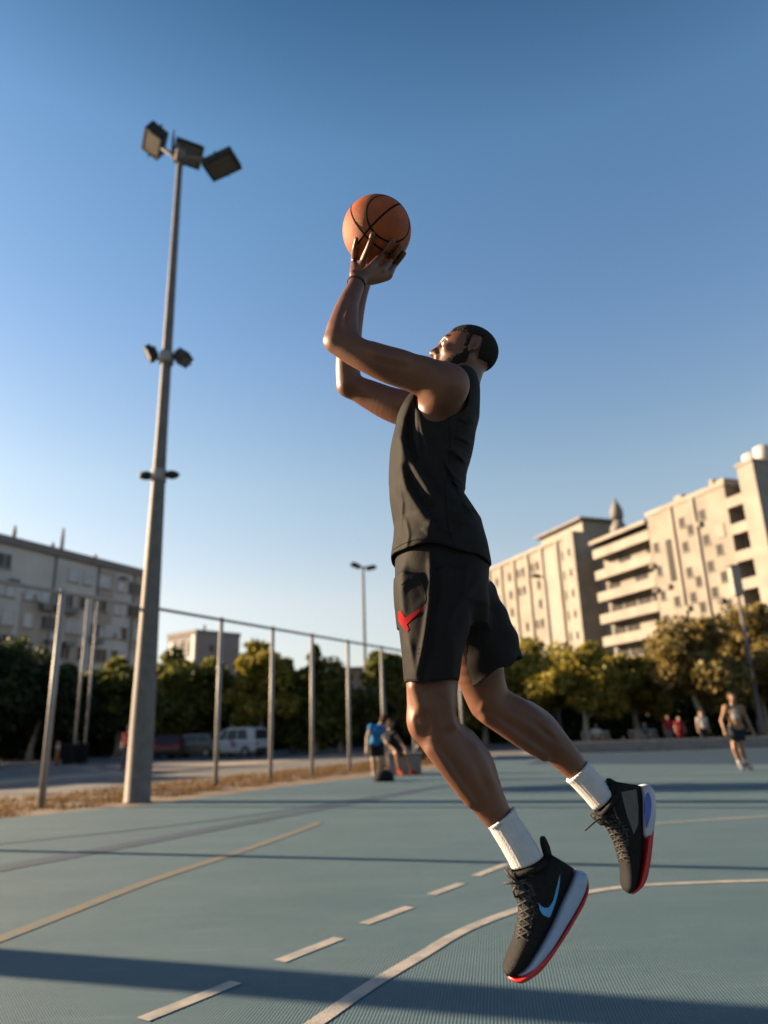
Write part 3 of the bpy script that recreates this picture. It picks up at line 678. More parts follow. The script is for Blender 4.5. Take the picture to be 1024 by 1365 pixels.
def tree(px, ytop, wpx, Y, kind, label, shape='round', seed=0, trunk=0.28, name='broadleaf_tree', group=None, dens=1.0, bark=None):
    r = np.random.default_rng(seed + 101)
    tp = at(px, ytop, Y); Hh = float(tp[2]); x = float(tp[0]); Wd = wpx * 1.2 * mpp([x, Y, Hh / 2]); base = np.array([x, Y, -.05])
    t = empty(name, base, label, 'tree', group)
    th = Hh * trunk; tr = MB(); ln = r.normal(0, .04, 2)
    top = base + [ln[0] * Hh, ln[1] * Hh, Hh * .72]; k0 = base + [ln[0] * th, ln[1] * th, th]
    rt = .022 * Hh + .05
    tr.tube([base, base + [0, 0, .2], k0, (k0 + top) / 2 + [.05 * Hh * r.normal(), 0, 0], top], [rt * 1.5, rt * 1.1, rt * .85, rt * .5, rt * .15], 9)
    cl = []
    n = int((38 if shape == 'round' else 30) * dens)
    for i in range(n):
        if shape == 'round':
            v_ = r.normal(size=3); v_ /= np.linalg.norm(v_); q = r.random() ** .5 * 1.12
            cz = th + (Hh - th) * .52; c0 = np.array([x + v_[0] * Wd * .40 * q, Y + v_[1] * Wd * .40 * q, cz + v_[2] * (Hh - th) * .40 * q])
            rr = r.uniform(.08, .23) * min(Wd, (Hh - th) * 1.1)
        else:
            u = (i + .5) / n; cz = th * .5 + (Hh - th * .5) * (u * .96); wd = Wd * .5 * (1 - u) ** .7 * (1 if u > .12 else .7)
            a = r.uniform(0, 6.28); q = r.uniform(.25, .85); c0 = np.array([x + math.cos(a) * wd * q, Y + math.sin(a) * wd * q, min(cz, Hh - .35)]); rr = max(.22, wd * .55)
        cl.append((c0, rr))
    for i in range(0, n, 3):
        c0 = cl[i][0]; fr_ = r.uniform(.35, .9); s0 = k0 + (top - k0) * fr_ if c0[2] > k0[2] + 1 else k0
        mid = (s0 + c0) / 2 + [0, 0, .15]; tr.tube([s0, mid, c0], [rt * .4, rt * .25, rt * .1], 6)
    tr.build('trunk', bark or m_bark, t)
    cr = MB()
    sz = .0062 * Y * .62
    for c0, rr in cl:
        leaves(cr, c0, (rr, rr, rr * .8), int(240 * dens), sz * r.uniform(.8, 1.25), r)
    cr.build('crown', LEAF[kind], t, fixn=False)
    return t
TL = [
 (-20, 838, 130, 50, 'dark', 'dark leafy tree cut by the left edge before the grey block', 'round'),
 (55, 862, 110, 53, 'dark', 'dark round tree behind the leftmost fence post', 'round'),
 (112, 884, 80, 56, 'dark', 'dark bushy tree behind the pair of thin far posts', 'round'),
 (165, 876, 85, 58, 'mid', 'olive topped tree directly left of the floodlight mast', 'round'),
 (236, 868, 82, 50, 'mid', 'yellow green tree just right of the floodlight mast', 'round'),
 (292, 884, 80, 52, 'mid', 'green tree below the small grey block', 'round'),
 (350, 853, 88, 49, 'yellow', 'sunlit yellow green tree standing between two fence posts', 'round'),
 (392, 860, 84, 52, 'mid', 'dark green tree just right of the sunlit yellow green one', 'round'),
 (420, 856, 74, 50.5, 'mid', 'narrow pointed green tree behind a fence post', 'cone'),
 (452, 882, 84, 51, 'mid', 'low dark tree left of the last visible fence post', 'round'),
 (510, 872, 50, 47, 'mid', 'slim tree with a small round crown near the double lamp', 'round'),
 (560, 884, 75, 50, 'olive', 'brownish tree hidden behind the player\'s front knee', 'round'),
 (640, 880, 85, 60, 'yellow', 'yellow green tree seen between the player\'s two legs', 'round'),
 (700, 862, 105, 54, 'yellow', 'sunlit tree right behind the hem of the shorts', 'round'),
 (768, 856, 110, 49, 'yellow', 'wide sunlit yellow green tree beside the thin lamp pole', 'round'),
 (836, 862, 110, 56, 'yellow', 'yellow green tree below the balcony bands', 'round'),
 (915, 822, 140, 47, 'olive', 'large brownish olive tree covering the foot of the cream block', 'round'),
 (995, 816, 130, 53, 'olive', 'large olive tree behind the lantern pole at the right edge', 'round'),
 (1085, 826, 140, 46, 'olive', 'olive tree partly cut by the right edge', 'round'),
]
for i, (px, yt, wp, Y, kd, lb, sh) in enumerate(TL):
    tree(px, yt, wp, Y, kd, lb, sh, i, trunk=.24 if px > 620 else (.55 if px == 510 else .12), bark=m_bark2 if px > 620 else None, dens=1.25 if wp > 100 else 1.0, name='conifer_tree' if sh == 'cone' else 'broadleaf_tree')
def hedge(x0, y0, x1, y1, h, kind, label, seed):
    r = np.random.default_rng(seed); L_ = math.hypot(x1 - x0, y1 - y0); t = empty('hedge', ((x0 + x1) / 2, (y0 + y1) / 2, -.05), label, 'hedge')
    mb = MB(); st_ = MB()
    n = int(L_ / .6)
    for i in range(n):
        u = (i + .5) / n; hh = h * r.uniform(.7, 1.15); x = x0 + (x1 - x0) * u; y = y0 + (y1 - y0) * u + r.normal(0, .3)
        for z in np.arange(.4, hh, .75): leaves(mb, (x, y, z), (.85, .8, .6), 110, .22, r)
        if i % 2 == 0: st_.tube([(x, y, -.05), (x + .1, y, hh * .7)], [.07, .03], 6)
    mb.build('foliage', LEAF[kind], t, fixn=False); st_.build('stems', m_bark, t)
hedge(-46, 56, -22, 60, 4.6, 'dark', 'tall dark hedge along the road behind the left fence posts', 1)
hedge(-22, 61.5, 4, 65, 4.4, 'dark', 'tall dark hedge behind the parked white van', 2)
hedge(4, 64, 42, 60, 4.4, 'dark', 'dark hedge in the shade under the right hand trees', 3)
# unseen trees added off to the left to shade the road
for i, (x, y, h_) in enumerate(((-29, 28.5, 7.6), (-31, 31.5, 8.4), (-36, 33, 9), (-31.5, 35.5, 7.8), (-33, 40, 8.6), (-42, 38, 10), (-34, 44.5, 8.0), (-36, 50, 11), (-38, 56, 12), (-47, 47, 10))):
    t = empty('broadleaf_tree', (x, y, -.05), 'dark unseen tree added along the road on the left for shade', 'tree', 'unseen trees added for shade')
    r = np.random.default_rng(i); mb = MB()
    for _ in range(26):
        v_ = r.normal(size=3); v_ /= np.linalg.norm(v_); q = r.random() ** .5; leaves(mb, (x + v_[0] * 2.2 * q, y + v_[1] * 2.2 * q, h_ * .48 + v_[2] * h_ * .42 * q), (1.1, 1.1, .9), 150, .24, r)
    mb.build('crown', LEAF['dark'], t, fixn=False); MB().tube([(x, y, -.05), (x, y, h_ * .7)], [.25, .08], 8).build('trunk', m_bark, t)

# ---- low wall at the far edge of the court
wl = MB().box((25.5, 35.2, .2), (36, .35, .5)); lw = wl.build('low_wall', m_conc, bevel=.02); prop(lw, 'long low pale concrete wall along the far end of the court', 'wall')

# a slender tree out of view on the left whose crown throws the broad band of shade across the far court
xq, yq = -17.0, 21.8
t = empty('broadleaf_tree', (xq, yq, -.05), 'slender high crowned tree standing out of view left of the court fence', 'tree')
MB().tube([(xq, yq, -.05), (xq, yq, 3), (xq, yq, 8)], [.12, .09, .03], 8).build('trunk', m_bark, t)
mb = MB(); r = np.random.default_rng(77)
for k in range(16): leaves(mb, (xq + r.normal(0, .35), yq + r.normal(0, .35), 6.0 + 2.2 * k / 15), (.7, .7, .5), 170, .14, r)
mb.build('crown', LEAF['dark'], t, fixn=False)
# ================================================================== THE PLAYER
YB = 2.15
def J(x, y, dy=0.0): return at(x, y, YB + dy)
def rp(p, px): return px * mpp(p)
def L(x, y, r, dy): p = J(x, y, dy); return (p, rp(p, r))

def skin_mat(name, c1, c2, rough=0.47):
    m = mat(name, c1, rough, c2, 11, 9, 0.06, 240, spec=0.34, sss=0.06, rv=0.10)
    return m
m_skin = skin_mat('skin_brown', (0.086, 0.032, 0.0155), (0.118, 0.046, 0.0225))
m_shirt = mat('shirt_charcoal', (0.0115, 0.0108, 0.0103), 0.7, (0.0150, 0.0138, 0.0128), 30, 5, 0.17, 26, spec=0.055)
m_short = mat('shorts_black', (0.0110, 0.0100, 0.0094), 0.68, (0.0122, 0.0110, 0.0104), 24, 5, 0.19, 24, spec=0.06)
m_sock = mat('sock_white', (0.42, 0.41, 0.42), 0.9, (0.37, 0.365, 0.37), 30, 4, 0.3, 300)
m_hair = mat('hair_black', (0.010, 0.008, 0.007), 0.9, (0.016, 0.013, 0.011), 120, 4, 0.6, 260, spec=0.12)
m_shoe = mat('shoe_knit_black', (0.006, 0.006, 0.007), 0.6, (0.011, 0.0105, 0.0105), 120, 4, 0.4, 420, spec=0.12)
m_shoe2 = mat('shoe_mesh_grey', (0.045, 0.042, 0.038), 0.8, (0.006, 0.006, 0.006), 160, 3, 0.5, 300, spec=0.1, contrast=(.42, .55))
m_lace = mat('lace_black', (0.012, 0.012, 0.013), 0.85, (0.035, 0.034, 0.032), 180, 2, 0, contrast=(.52, .6))
m_mid = mat('midsole_pale_blue', (0.20, 0.26, 0.37), 0.5, (0.23, 0.29, 0.39), 12, 3, 0.1, 90)
m_midw = mat('midsole_white', (0.34, 0.35, 0.385), 0.5, (0.30, 0.315, 0.35), 12, 3)
m_red = mat('outsole_red', (0.36, 0.010, 0.012), 0.45, (0.30, 0.008, 0.011), 20, 3, 0.1, 120)
m_blueg = mat('heel_blue', (0.02, 0.08, 0.38), 0.35, (0.015, 0.06, 0.30), 14, 3)
m_logo_b = mat('logo_sky_blue', (0.055, 0.24, 0.46), 0.5, (0.065, 0.26, 0.48), 10, 2)
m_logo_r = mat('logo_red', (0.19, 0.004, 0.007), 0.85, (0.165, 0.0035, 0.006), 20, 2, spec=0.06)
m_eye = mat('eye_white', (0.62, 0.56, 0.50), 0.2); m_iris = mat('eye_iris', (0.02, 0.012, 0.008), 0.15)

foot0 = J(640, 1250, 0); player = empty('person', (float(J(590, 800)[0]), YB, 0.35), 'jumping man in charcoal tank top and black shorts shooting a basketball', 'person')

# ball first: the hand wraps round it
BC = J(502.5, 308, 0.015); BR = rp(BC, 45.6)
def onball(x, y, ex=0.0, far=False):
    d = ray(x, y); d = d / np.linalg.norm(d); oc = CP - BC; R = BR + ex
    b = d @ oc; disc = b * b - (oc @ oc - R * R)
    if disc < 0:
        return CP + d * (-b)
    return CP + d * (-b + (1 if far else -1) * math.sqrt(disc))

def folds(P, pl, amp, wid, side=-1, asym=1.0):
    # a ridge or crease that follows a drawn line over the near side of the cloth
    px, py = proj(P.reshape(-1, 3)); best = np.full(px.shape, 1e9, np.float32); sg = np.zeros_like(best); tt = np.zeros_like(best)
    n = len(pl) - 1
    for i, ((ax, ay), (bx, by)) in enumerate(zip(pl[:-1], pl[1:])):
        dx, dy = bx - ax, by - ay; l2 = dx * dx + dy * dy; t = np.clip(((px - ax) * dx + (py - ay) * dy) / l2, 0, 1)
        ex, ey = px - ax - t * dx, py - ay - t * dy; d = ex * ex + ey * ey; m = d < best
        best[m] = d[m]; sg[m] = np.sign(dx * ey - dy * ex)[m]; tt[m] = (i + t[m]) / n
    w = np.where(sg > 0, wid * asym, wid)
    g_ = np.exp(-best / (w * w)) * np.clip(np.sin(np.pi * np.clip(tt * .9 + .05, 0, 1)) * 1.6, 0, 1)
    near_ = np.clip((YB - .01 - P[..., 1]) / .04, 0, 1) if side < 0 else 1.0
    return amp * g_.reshape(P.shape[:-1]) * near_
H = 0.0039
body = Field((J(425, 700, 0)[0] - .03, 1.72, .52), (J(870, 600, .2)[0] - .02, 2.62, float(BC[2]) + .08), H)
# -- torso (under the shirt)
def tor(rows, grow=0.0):
    out = []
    for y, xl, xr, b, cy in rows:
        a = J(xl, y); c = J(xr, y); out.append((float((a[2] + c[2]) / 2), float((a[0] + c[0]) / 2), YB + cy, float(abs(c[0] - a[0])) / 2 + grow, b + grow))
    return out
TR = [(503, 607, 628, .050, 0), (509, 588, 632, .105, 0), (518, 566, 634, .150, 0), (530, 548, 637, .172, 0), (560, 531, 638, .178, 0), (600, 522, 629, .172, 0), (640, 519, 620, .160, 0),
      (665, 521, 617, .155, 0), (700, 526, 640, .165, 0), (730, 528, 648, .168, 0), (752, 530, 648, .166, 0), (790, 532, 646, .160, 0)]
tb = tor(TR, -0.010)
body.put(lambda P: sd_stack(P, tb, 2.2), (tb[-1][1] - .25, YB - .25, tb[-1][0]), (tb[0][1] + .25, YB + .25, tb[0][0]), 0)
# -- neck and head
hf = np.array([-.95, -.02, .305]); hf /= np.linalg.norm(hf); hl = np.array([0.02, -1., 0]); hl -= hf * (hl @ hf); hl /= np.linalg.norm(hl); hu = np.cross(hl, hf); hu *= np.sign(hu[2])
HO = J(622, 470, 0); HFR = np.array([hf, hl, hu])
def hd(a, b, c): return HO + hf * a + hl * b + hu * c      # forward, towards camera, up
def HP(a, b, c): return hd(a, b, c)
body.chain([(J(608, 540, 0), .056), (J(617, 514, 0), .052), (hd(-.018, 0, -.03), .056)], .03)
for sy in (-1, 1): body.rc(J(614, 516, 0), J(603, 516, sy * .13), .045, .035, .03)
def headfield(fd, k=.012, g=0.0):
    fd.el(hd(-.008, 0, .012), (.093 + g, .0755 + g, .080 + g), HFR, k)            # skull
    fd.el(hd(.028, 0, -.030), (.060 + g, .060 + g, .078 + g), HFR, .03)           # face
    fd.rc(hd(-.005, .042, -.055), hd(.062, .014, -.098), .020 + g, .018 + g, .03)  # jaw
    fd.rc(hd(-.005, -.042, -.055), hd(.062, -.014, -.098), .020 + g, .018 + g, .03)
    fd.rc(hd(.070, .010, -.096), hd(.070, -.010, -.096), .016 + g, .016 + g, .02)   # chin
headfield(body)
body.rc(hd(.076, .034, .014), hd(.084, -.0, .012), .011, .012, .012); body.rc(hd(.076, -.034, .014), hd(.084, 0, .012), .011, .012, .012)   # brow
for sy in (-1, 1):
    body.el(hd(.084, sy * .030, -.006), (.016, .017, .012), HFR, .010, 's')            # eye sockets
    body.el(hd(.064, sy * .044, -.028), (.018, .014, .014), HFR, .014)                 # cheekbones
    body.el(hd(.096, sy * .013, -.040), (.012, .010, .009), HFR, .006)                 # nostrils
    # ears
    e0 = hd(-.018, sy * .076, -.006)
    body.el(e0, (.017, .008, .029), HFR, .006); body.el(e0 + hl * sy * .006 + hf * .001, (.009, .007, .018), HFR, .004, 's')
    body.rc(hd(-.010, sy * .075, -.030), hd(-.014, sy * .079, -.024), .007, .007, .004)
body.chain([(hd(.083, 0, .006), .008), (hd(.098, 0, -.018), .010), (hd(.109, 0, -.035), .0125)], .010)   # nose
body.el(hd(.089, 0, -.058), (.012, .022, .0075), HFR, .006); body.el(hd(.086, 0, -.070), (.012, .020, .008), HFR, .006)   # lips
body.rc(hd(.104, .017, -.0640), hd(.104, -.017, -.0640), .0035, .0035, .003, 's')
body.el(hd(.082, 0, -.050), (.012, .024, .012), HFR, .012)

# -- near arm
DS, DE, DW = -.185, -.215, -.105
body.chain([L(590, 523, 30, DS), L(574, 506, 27.5, -.20), L(548, 498, 23.5, -.21), L(520, 489.5, 22.2, -.215), L(495, 478, 21.5, -.218), L(470, 467, 19, -.216), L(450, 457, 16, DE)], .012)
body.chain([L(452, 452, 17.5, DE), L(455, 437, 18.2, -.205), L(460, 419, 16.6, -.185), L(466, 401, 13.8, -.150), L(473, 385, 11.6, -.12), L(477, 375, 11.4, DW)], .014)
body.chain([L(439, 454, 6.5, DE), L(447, 440, 8, -.205)], .022)
body.chain([L(562, 488, 8, -.235), L(530, 479, 12, -.238), L(500, 471, 7, -.232)], .035)          # biceps
body.chain([L(470, 454, 7, -.230), L(466, 432, 10, -.220), L(466, 410, 6, -.185)], .03)          # forearm muscle
body.el(J(597, 512, -.20), (.066, .055, .066), None, .02)                                        # deltoid
body.chain([L(584, 545, 26, -.135), L(575, 565, 24, -.12)], .03)                                 # side of the chest in the armhole
# -- far arm
body.chain([L(575, 545, 28, .17), L(545, 545, 25, .185), L(520, 538.5, 22.5, .195), L(495, 527, 19.5, .20), L(474, 517, 16.5, .195), L(465, 513, 15.5, .19)], .012)
body.chain([L(466, 514, 16, .19), L(464, 496, 16.5, .185), L(465, 470, 16, .17), L(470, 430, 14, .15), L(478, 398, 11, .13), L(484, 378, 10.5, .12)], .014)
# -- hands: (palm points, fingers)
def hand(wr, knuck, tips, thumb, rr=1.25):
    # palm
    for kp in knuck: body.chain([(wr, .021), ((wr * .5 + kp * .5), .0165), (kp, .0125)], .010)
    for (kp, mid, mid2, tp) in tips: body.chain([(kp, .0112 * rr), (mid, .0098 * rr), (mid2, .0088 * rr), (tp, .0082 * rr)], .0035)
    body.chain([(q, r) for q, r in zip(thumb, (.018, .0125, .0105, .0080))], .006)
wr = J(478, 373, DW)
kn = [onball(483, 351, .020), onball(497, 352, .021), onball(509, 357, .021), onball(519, 364, .022)]
kn[3] = J(519, 365, -.055); kn[2] = J(510, 359, -.082); kn[1] = J(498, 353, -.098)
tips = [(kn[0], onball(488, 338, .011), onball(493, 325, .010), onball(497, 312, .008)),
        (kn[1], onball(508, 342, .011), onball(516, 332, .010), onball(524, 321, .008)),
        (kn[2], onball(519, 348, .012), onball(527, 338, .011), onball(534, 328, .009)),
        (kn[3], onball(525, 354.5, .014), onball(532, 346, .011), onball(538.5, 338, .009))]
th = [J(473, 366, -.11), onball(472, 350, .014), onball(472.5, 334, .011), onball(475.5, 318, .009)]
hand(wr, kn, tips, th)
body.chain([(J(487, 374, -.09), .017), (J(502, 372, -.07), .017), (J(516, 369, -.05), .014)], .012)
# far hand on the far side of the ball
wf = J(484, 376, .12)
def fb(x, y, ex): return onball(x, y, ex, True)
kf = [fb(483, 338, .014), fb(492, 341, .014), fb(503, 342, .014), fb(513, 345, .014)]
tf_ = [(kf[0], fb(480, 325, .010), fb(479, 312, .009), fb(480, 300, .008)), (kf[1], fb(491, 325, .010), fb(491, 308, .009), fb(492, 294, .008)),
       (kf[2], fb(504, 326, .010), fb(505, 310, .009), fb(506, 296, .008)), (kf[3], fb(517, 332, .010), fb(520, 318, .009), fb(522, 306, .008))]
hand(wf, kf, tf_, [J(486, 368, .10), fb(500, 352, .014), fb(512, 350, .012), fb(522, 345, .010)])

# -- legs
DN, DF = -.10, .19
near = [L(583, 790, 46, -.085), L(578, 850, 42, -.095), L(576, 912, 34.5, DN), L(576, 938, 33.5, DN), L(577, 958, 32, DN), L(589, 982, 30.5, DN), L(607, 1004, 31.5, DN), L(625, 1028, 31, DN), L(643, 1056, 26, DN), L(660, 1083, 20.5, DN), L(672, 1102, 16, DN), L(690, 1135, 15.5, DN), L(704, 1155, 13, DN)]
body.chain(near, .012)
body.el(J(560, 962, DN), [rp(J(560, 962, DN), q) for q in (17, 24, 24)], None, .015)           # kneecap
body.chain([L(578, 1000, 9, DN - .03), L(600, 1030, 9, DN - .035), L(628, 1068, 8, DN - .028)], .02)    # shin
body.chain([L(620, 985, 15, DN + .03), L(640, 1015, 17, DN + .02), L(654, 1045, 10, DN + .01)], .02)    # calf
body.chain([L(556, 915, 12, DN - .05), L(563, 940, 10, DN - .052)], .02); body.chain([L(590, 925, 12, DN - .045), L(596, 965, 9, DN - .05)], .02)   # thigh muscle, knee tendon

far = [L(612, 790, 44, .10), L(628, 850, 40, .15), L(642, 905, 31, .18), L(653, 934, 28.5, DF), L(668, 946, 27, DF), L(692, 960, 27.5, DF), L(717, 976, 26, DF), L(745, 1000, 21, DF), L(767, 1024, 17, DF), L(779, 1038, 13.5, DF), L(804, 1063, 12, DF)]
body.chain(far, .012)
body.el(J(645, 940, DF), [rp(J(645, 940, DF), q) for q in (16, 20, 17)], None, .014)
body.chain([L(705, 948, 13, DF + .03), L(728, 965, 13, DF + .02), L(745, 985, 8, DF + .01)], .02)
body.chain([L(650, 958, 8, DF - .03), L(690, 985, 9, DF - .035), L(725, 1008, 7, DF - .03)], .02)
# shallow muscle and tendon relief
def relief(P, d):
    arm = np.clip((YB - .06 - P[..., 1]) / .03, 0, 1) * np.clip((P[..., 2] - float(J(560, 545)[2])) / .02, 0, 1)
    nl_ = np.clip((YB - .0 - P[..., 1]) / .03, 0, 1) * np.clip((float(J(560, 890)[2]) - P[..., 2]) / .02, 0, 1)
    fl_ = np.clip((P[..., 1] - YB - .06) / .03, 0, 1) * np.clip((float(J(560, 890)[2]) - P[..., 2]) / .02, 0, 1)
    for pl, a, w in (([(562, 498), (530, 490), (500, 480), (470, 463)], -.0045, 4), ([(552, 474), (545, 490), (552, 510)], -.005, 5), ([(566, 486), (585, 500), (592, 520)], .004, 7),
                     ([(468, 452), (462, 428), (470, 398)], .003, 3.5), ([(452, 446), (456, 420), (467, 390)], -.003, 3), ([(461, 440), (458, 424), (464, 410)], .0022, 1.6), ([(540, 480), (515, 474), (490, 466)], .003, 5)):
        d = d - folds(P, pl, a, w, 0) * arm
    for pl, a, w in (([(586, 918), (590, 950), (598, 985)], -.005, 4), ([(568, 918), (566, 938)], -.003, 4), ([(553, 948), (549, 962), (556, 980)], .004, 4), ([(566, 950), (572, 966), (568, 984)], -.0045, 3.5), ([(573, 988), (602, 1032), (642, 1086)], .004, 4), ([(586, 990), (612, 1030), (648, 1080)], -.003, 4),
                     ([(612, 985), (634, 1018), (656, 1068)], -.0045, 5), ([(630, 985), (648, 1015), (660, 1050)], .004, 6), ([(600, 930), (604, 960), (620, 985)], .0035, 3)):
        d = d - folds(P, pl, a, w, 0) * nl_
    for pl, a, w in (([(668, 930), (700, 954), (742, 990)], -.005, 4), ([(655, 955), (690, 982), (728, 1008)], .004, 4), ([(648, 935), (640, 948), (652, 958)], .004, 4), ([(690, 930), (716, 950), (744, 982)], .004, 5)):
        d = d - folds(P, pl, a, w, 0) * fl_
    return d
body.all(relief, .02)
me = body.mesh('body', 2, 5); body_o = link('body', me, m_skin, player)
del body

# -- hair, beard, eyes
def cutline(P, pts):
    # signed: negative to the right of the photo-plane line
    px, py = proj(P.reshape(-1, 3)); pts = sorted(pts, key=lambda q: q[1])
    x = np.interp(py, [q[1] for q in pts], [q[0] for q in pts]); return ((x - px) * .0025).reshape(P.shape[:-1])
HB = (HO - .16, HO + .16)
hairf = Field(*HB, .0028); headfield(hairf, .012, .0042)
hl_pts = [(607, 430), (611, 440), (619, 446), (621, 455), (617, 466), (624, 470), (632, 462), (637, 472), (643, 485), (640, 500), (650, 512)]
# the hairline runs round the head: front edge, temple, over the ear, nape
def hairline(P, d):
    q = (P - HO.astype(np.float32)) @ HFR.astype(np.float32).T      # forward, side, up
    a, s_, u = q[..., 0], np.abs(q[..., 1]), q[..., 2]
    fr = np.where(s_ < .045, .066, .066 - (s_ - .045) * 1.5)        # forehead edge, receding at the temples
    fr = np.where(u < .030, np.minimum(fr, .012), fr)
    lowb = np.where(a > -.004, -.020, np.where(a > -.040, .030, -.045 - (a + .04) * .2))
    lowb = np.where(a > .0, -.02, lowb)
    m = np.maximum(a - fr, lowb - u) + rng.normal(0, .0042, a.shape)
    n_ = .0012 * np.sin(a * 900) * np.sin(q[..., 1] * 850) * np.sin(u * 870)
    return smax(d + n_, m, .009)
hairf.all(hairline); link('hair', hairf.mesh('hair', 0, 1), m_hair, player)
bf = Field(*HB, .0028); headfield(bf, .012, .004)
def beardline(P, d):
    q = (P - HO.astype(np.float32)) @ HFR.astype(np.float32).T
    a, s_, u = q[..., 0], np.abs(q[..., 1]), q[..., 2]
    top = np.interp(a, [-.02, .0, .02, .045, .07, .1], [-.01, -.018, -.044, -.060, -.082, -.086])
    n_ = .0010 * np.sin(a * 900) * np.sin(q[..., 1] * 850) * np.sin(u * 870)
    top = top + rng.normal(0, .004, a.shape)
    return smax(smax(d + n_, u - top, .007), np.maximum(-.012 - a, -.125 - u), .007)
bf.all(beardline); link('beard', bf.mesh('beard', 0, 1), m_hair, player)
for sy in (1, -1):
    e = MB(); c0 = hd(.0755, sy * .031, -.006)
    bm = bmesh.new(); bmesh.ops.create_uvsphere(bm, u_segments=16, v_segments=10, radius=.0125); vv = [c0 + np.array(v.co) for v in bm.verts]; ff = [[v.index for v in f.verts] for f in bm.faces]; bm.free()
    eo = MB().add(vv, ff, True).build('eye', m_eye, player)
    MB().add([c0 + hf * .0075 + hl * sy * .0035 + hu * .002 + (v - c0) * .5 for v in vv], ff, True).build('iris', m_iris, eo)
    MB().tube([hd(.082, sy * .014, .018), hd(.084, sy * .03, .021), hd(.074, sy * .048, .016)], [.003, .004, .002], 8).build('eyebrow', m_hair, player)

# -- tank top
SH = 0.0032
sb = tor(TR, 0.0)
sh = Field((sb[0][1] - .26, YB - .28, J(590, 765)[2] - .02), (sb[0][1] + .22, YB + .28, J(600, 495)[2]), SH)
SR = [(503, 607, 628, .062, 0), (509, 586, 634, .115, 0), (518, 566, 637, .158, 0), (530, 548, 639, .180, 0), (560, 530, 639, .187, 0), (600, 521, 630, .182, 0), (640, 518, 621, .172, 0), (665, 520, 618, .168, 0), (700, 526, 641, .180, 0), (730, 522, 649, .187, 0), (756, 519.5, 653, .190, 0), (775, 519, 654, .190, 0)]
ss = tor(SR, 0.0)
sh.put(lambda P: sd_stack(P, ss, 2.2), (ss[-1][1] - .3, YB - .25, ss[-1][0]), (ss[-1][1] + .3, YB + .25, ss[0][0]), 0)
for sy in (-1, 1): sh.rc(J(611, 519, 0), J(606, 517, sy * .125), .046, .035, .02)
R1 = [(549, 524), (538, 557), (535, 585), (544, 613), (560, 632), (572, 653), (585, 672)]
R2 = [(530, 575), (533, 620), (542, 653), (560, 679), (575, 700), (570, 714), (548, 718)]
def shirt_shape(P, d):
    for pl, a, w, asy in ((R1, .017, 7, 1.2), (R2, .013, 8, 1), ([(559, 553), (564, 578), (575, 604)], .008, 3.5, 1), ([(554, 540), (556, 570), (560, 600)], .006, 3, 1),
                          ([(602, 640), (612, 648), (621, 652)], .007, 2.4, 1), ([(590, 610), (604, 634), (618, 646)], .006, 2.4, 1), ([(611, 556), (622, 562), (634, 560)], .006, 2.6, 1), ([(606, 606), (616, 611), (627, 608)], .006, 2.4, 1), ([(575, 690), (592, 706), (612, 712)], .005, 2.8, 1), ([(610, 664), (622, 674), (634, 690)], .006, 2.6, 1), ([(550, 560), (553, 590), (562, 618), (578, 640)], .006, 3, 1), ([(530, 640), (536, 670), (534, 710)], .006, 3.5, 1), ([(540, 690), (545, 712), (541, 732)], .005, 3, 1),
                          ([(607, 581), (618, 585), (628, 591)], .009, 3, 1), ([(596, 597), (610, 604), (622, 618)], .009, 3.2, 1), ([(598, 570), (612, 573), (630, 570)], .004, 3, 1), ([(560, 706), (572, 700), (578, 690)], .006, 4, 1),
                          ([(600, 690), (615, 696), (635, 694)], .005, 4, 1), ([(596, 672), (607, 684), (620, 690)], .005, 3.2, 1), ([(545, 735), (570, 728), (600, 731), (640, 742)], .003, 2.5, 1)):
        d = d - folds(P, pl, a, w, -1, asy)
    for pl, a, w in (([(556, 530), (549, 560), (548, 590), (556, 615), (573, 638), (590, 660)], .010, 5), ([(541, 600), (550, 640), (568, 668), (585, 690)], .009, 6), ([(592, 620), (605, 650), (622, 684)], .006, 3), ([(600, 590), (612, 596), (626, 606)], .004, 3)):
        d = d + folds(P, pl, a, w)
    # soft broad ripples so that the far side is not a smooth tube
    d = d - .0028 * np.sin(P[..., 0] * 46 + P[..., 2] * 21 + 1.2 * np.sin(P[..., 1] * 17)) * np.sin(P[..., 2] * 13 + P[..., 1] * 19)
    return d
sh.all(shirt_shape, .035)
inner = sh.d + .007
# hem: a tilted, gently waving cut; hollow above it
hA = J(520, 742, -.05); hB = J(652, 753, -.05)
def hem(P, d):
    zc = hA[2] + (hB[2] - hA[2]) * (P[..., 0] - hA[0]) / (hB[0] - hA[0]) + .016 * np.clip((YB - P[..., 1]) / .18, -1, 1) * np.exp(-((P[..., 0] - (hA[0] * .6 + hB[0] * .4)) / .09) ** 2) + .003 * np.sin(P[..., 0] * 40 + P[..., 1] * 30)
    d = np.maximum(d, zc - P[..., 2])
    hol = np.maximum(inner, P[..., 2] - zc - .14)
    return np.maximum(d, -hol)
sh.all(hem)
a0 = J(589, 522, -.20); a1 = J(566, 500, -.30)
for q0, q1, r in ((J(589, 524, -.16), J(566, 503, -.32), .083), (J(560, 540, .16), J(520, 536, .32), .085), (J(589, 524, .16), J(566, 503, .32), .083)):
    sh.rc(q0, q1, r, r, .004, 's')
sh.rc(J(584, 548, -.16), J(570, 530, -.26), .040, .05, .01, 's')
sh.rc(J(612, 514, 0), J(606, 470, 0), .060, .085, .006, 's')
shirt_o = link('tank_top', sh.mesh('tank_top', 1, 1), m_shirt, player)
del sh, inner

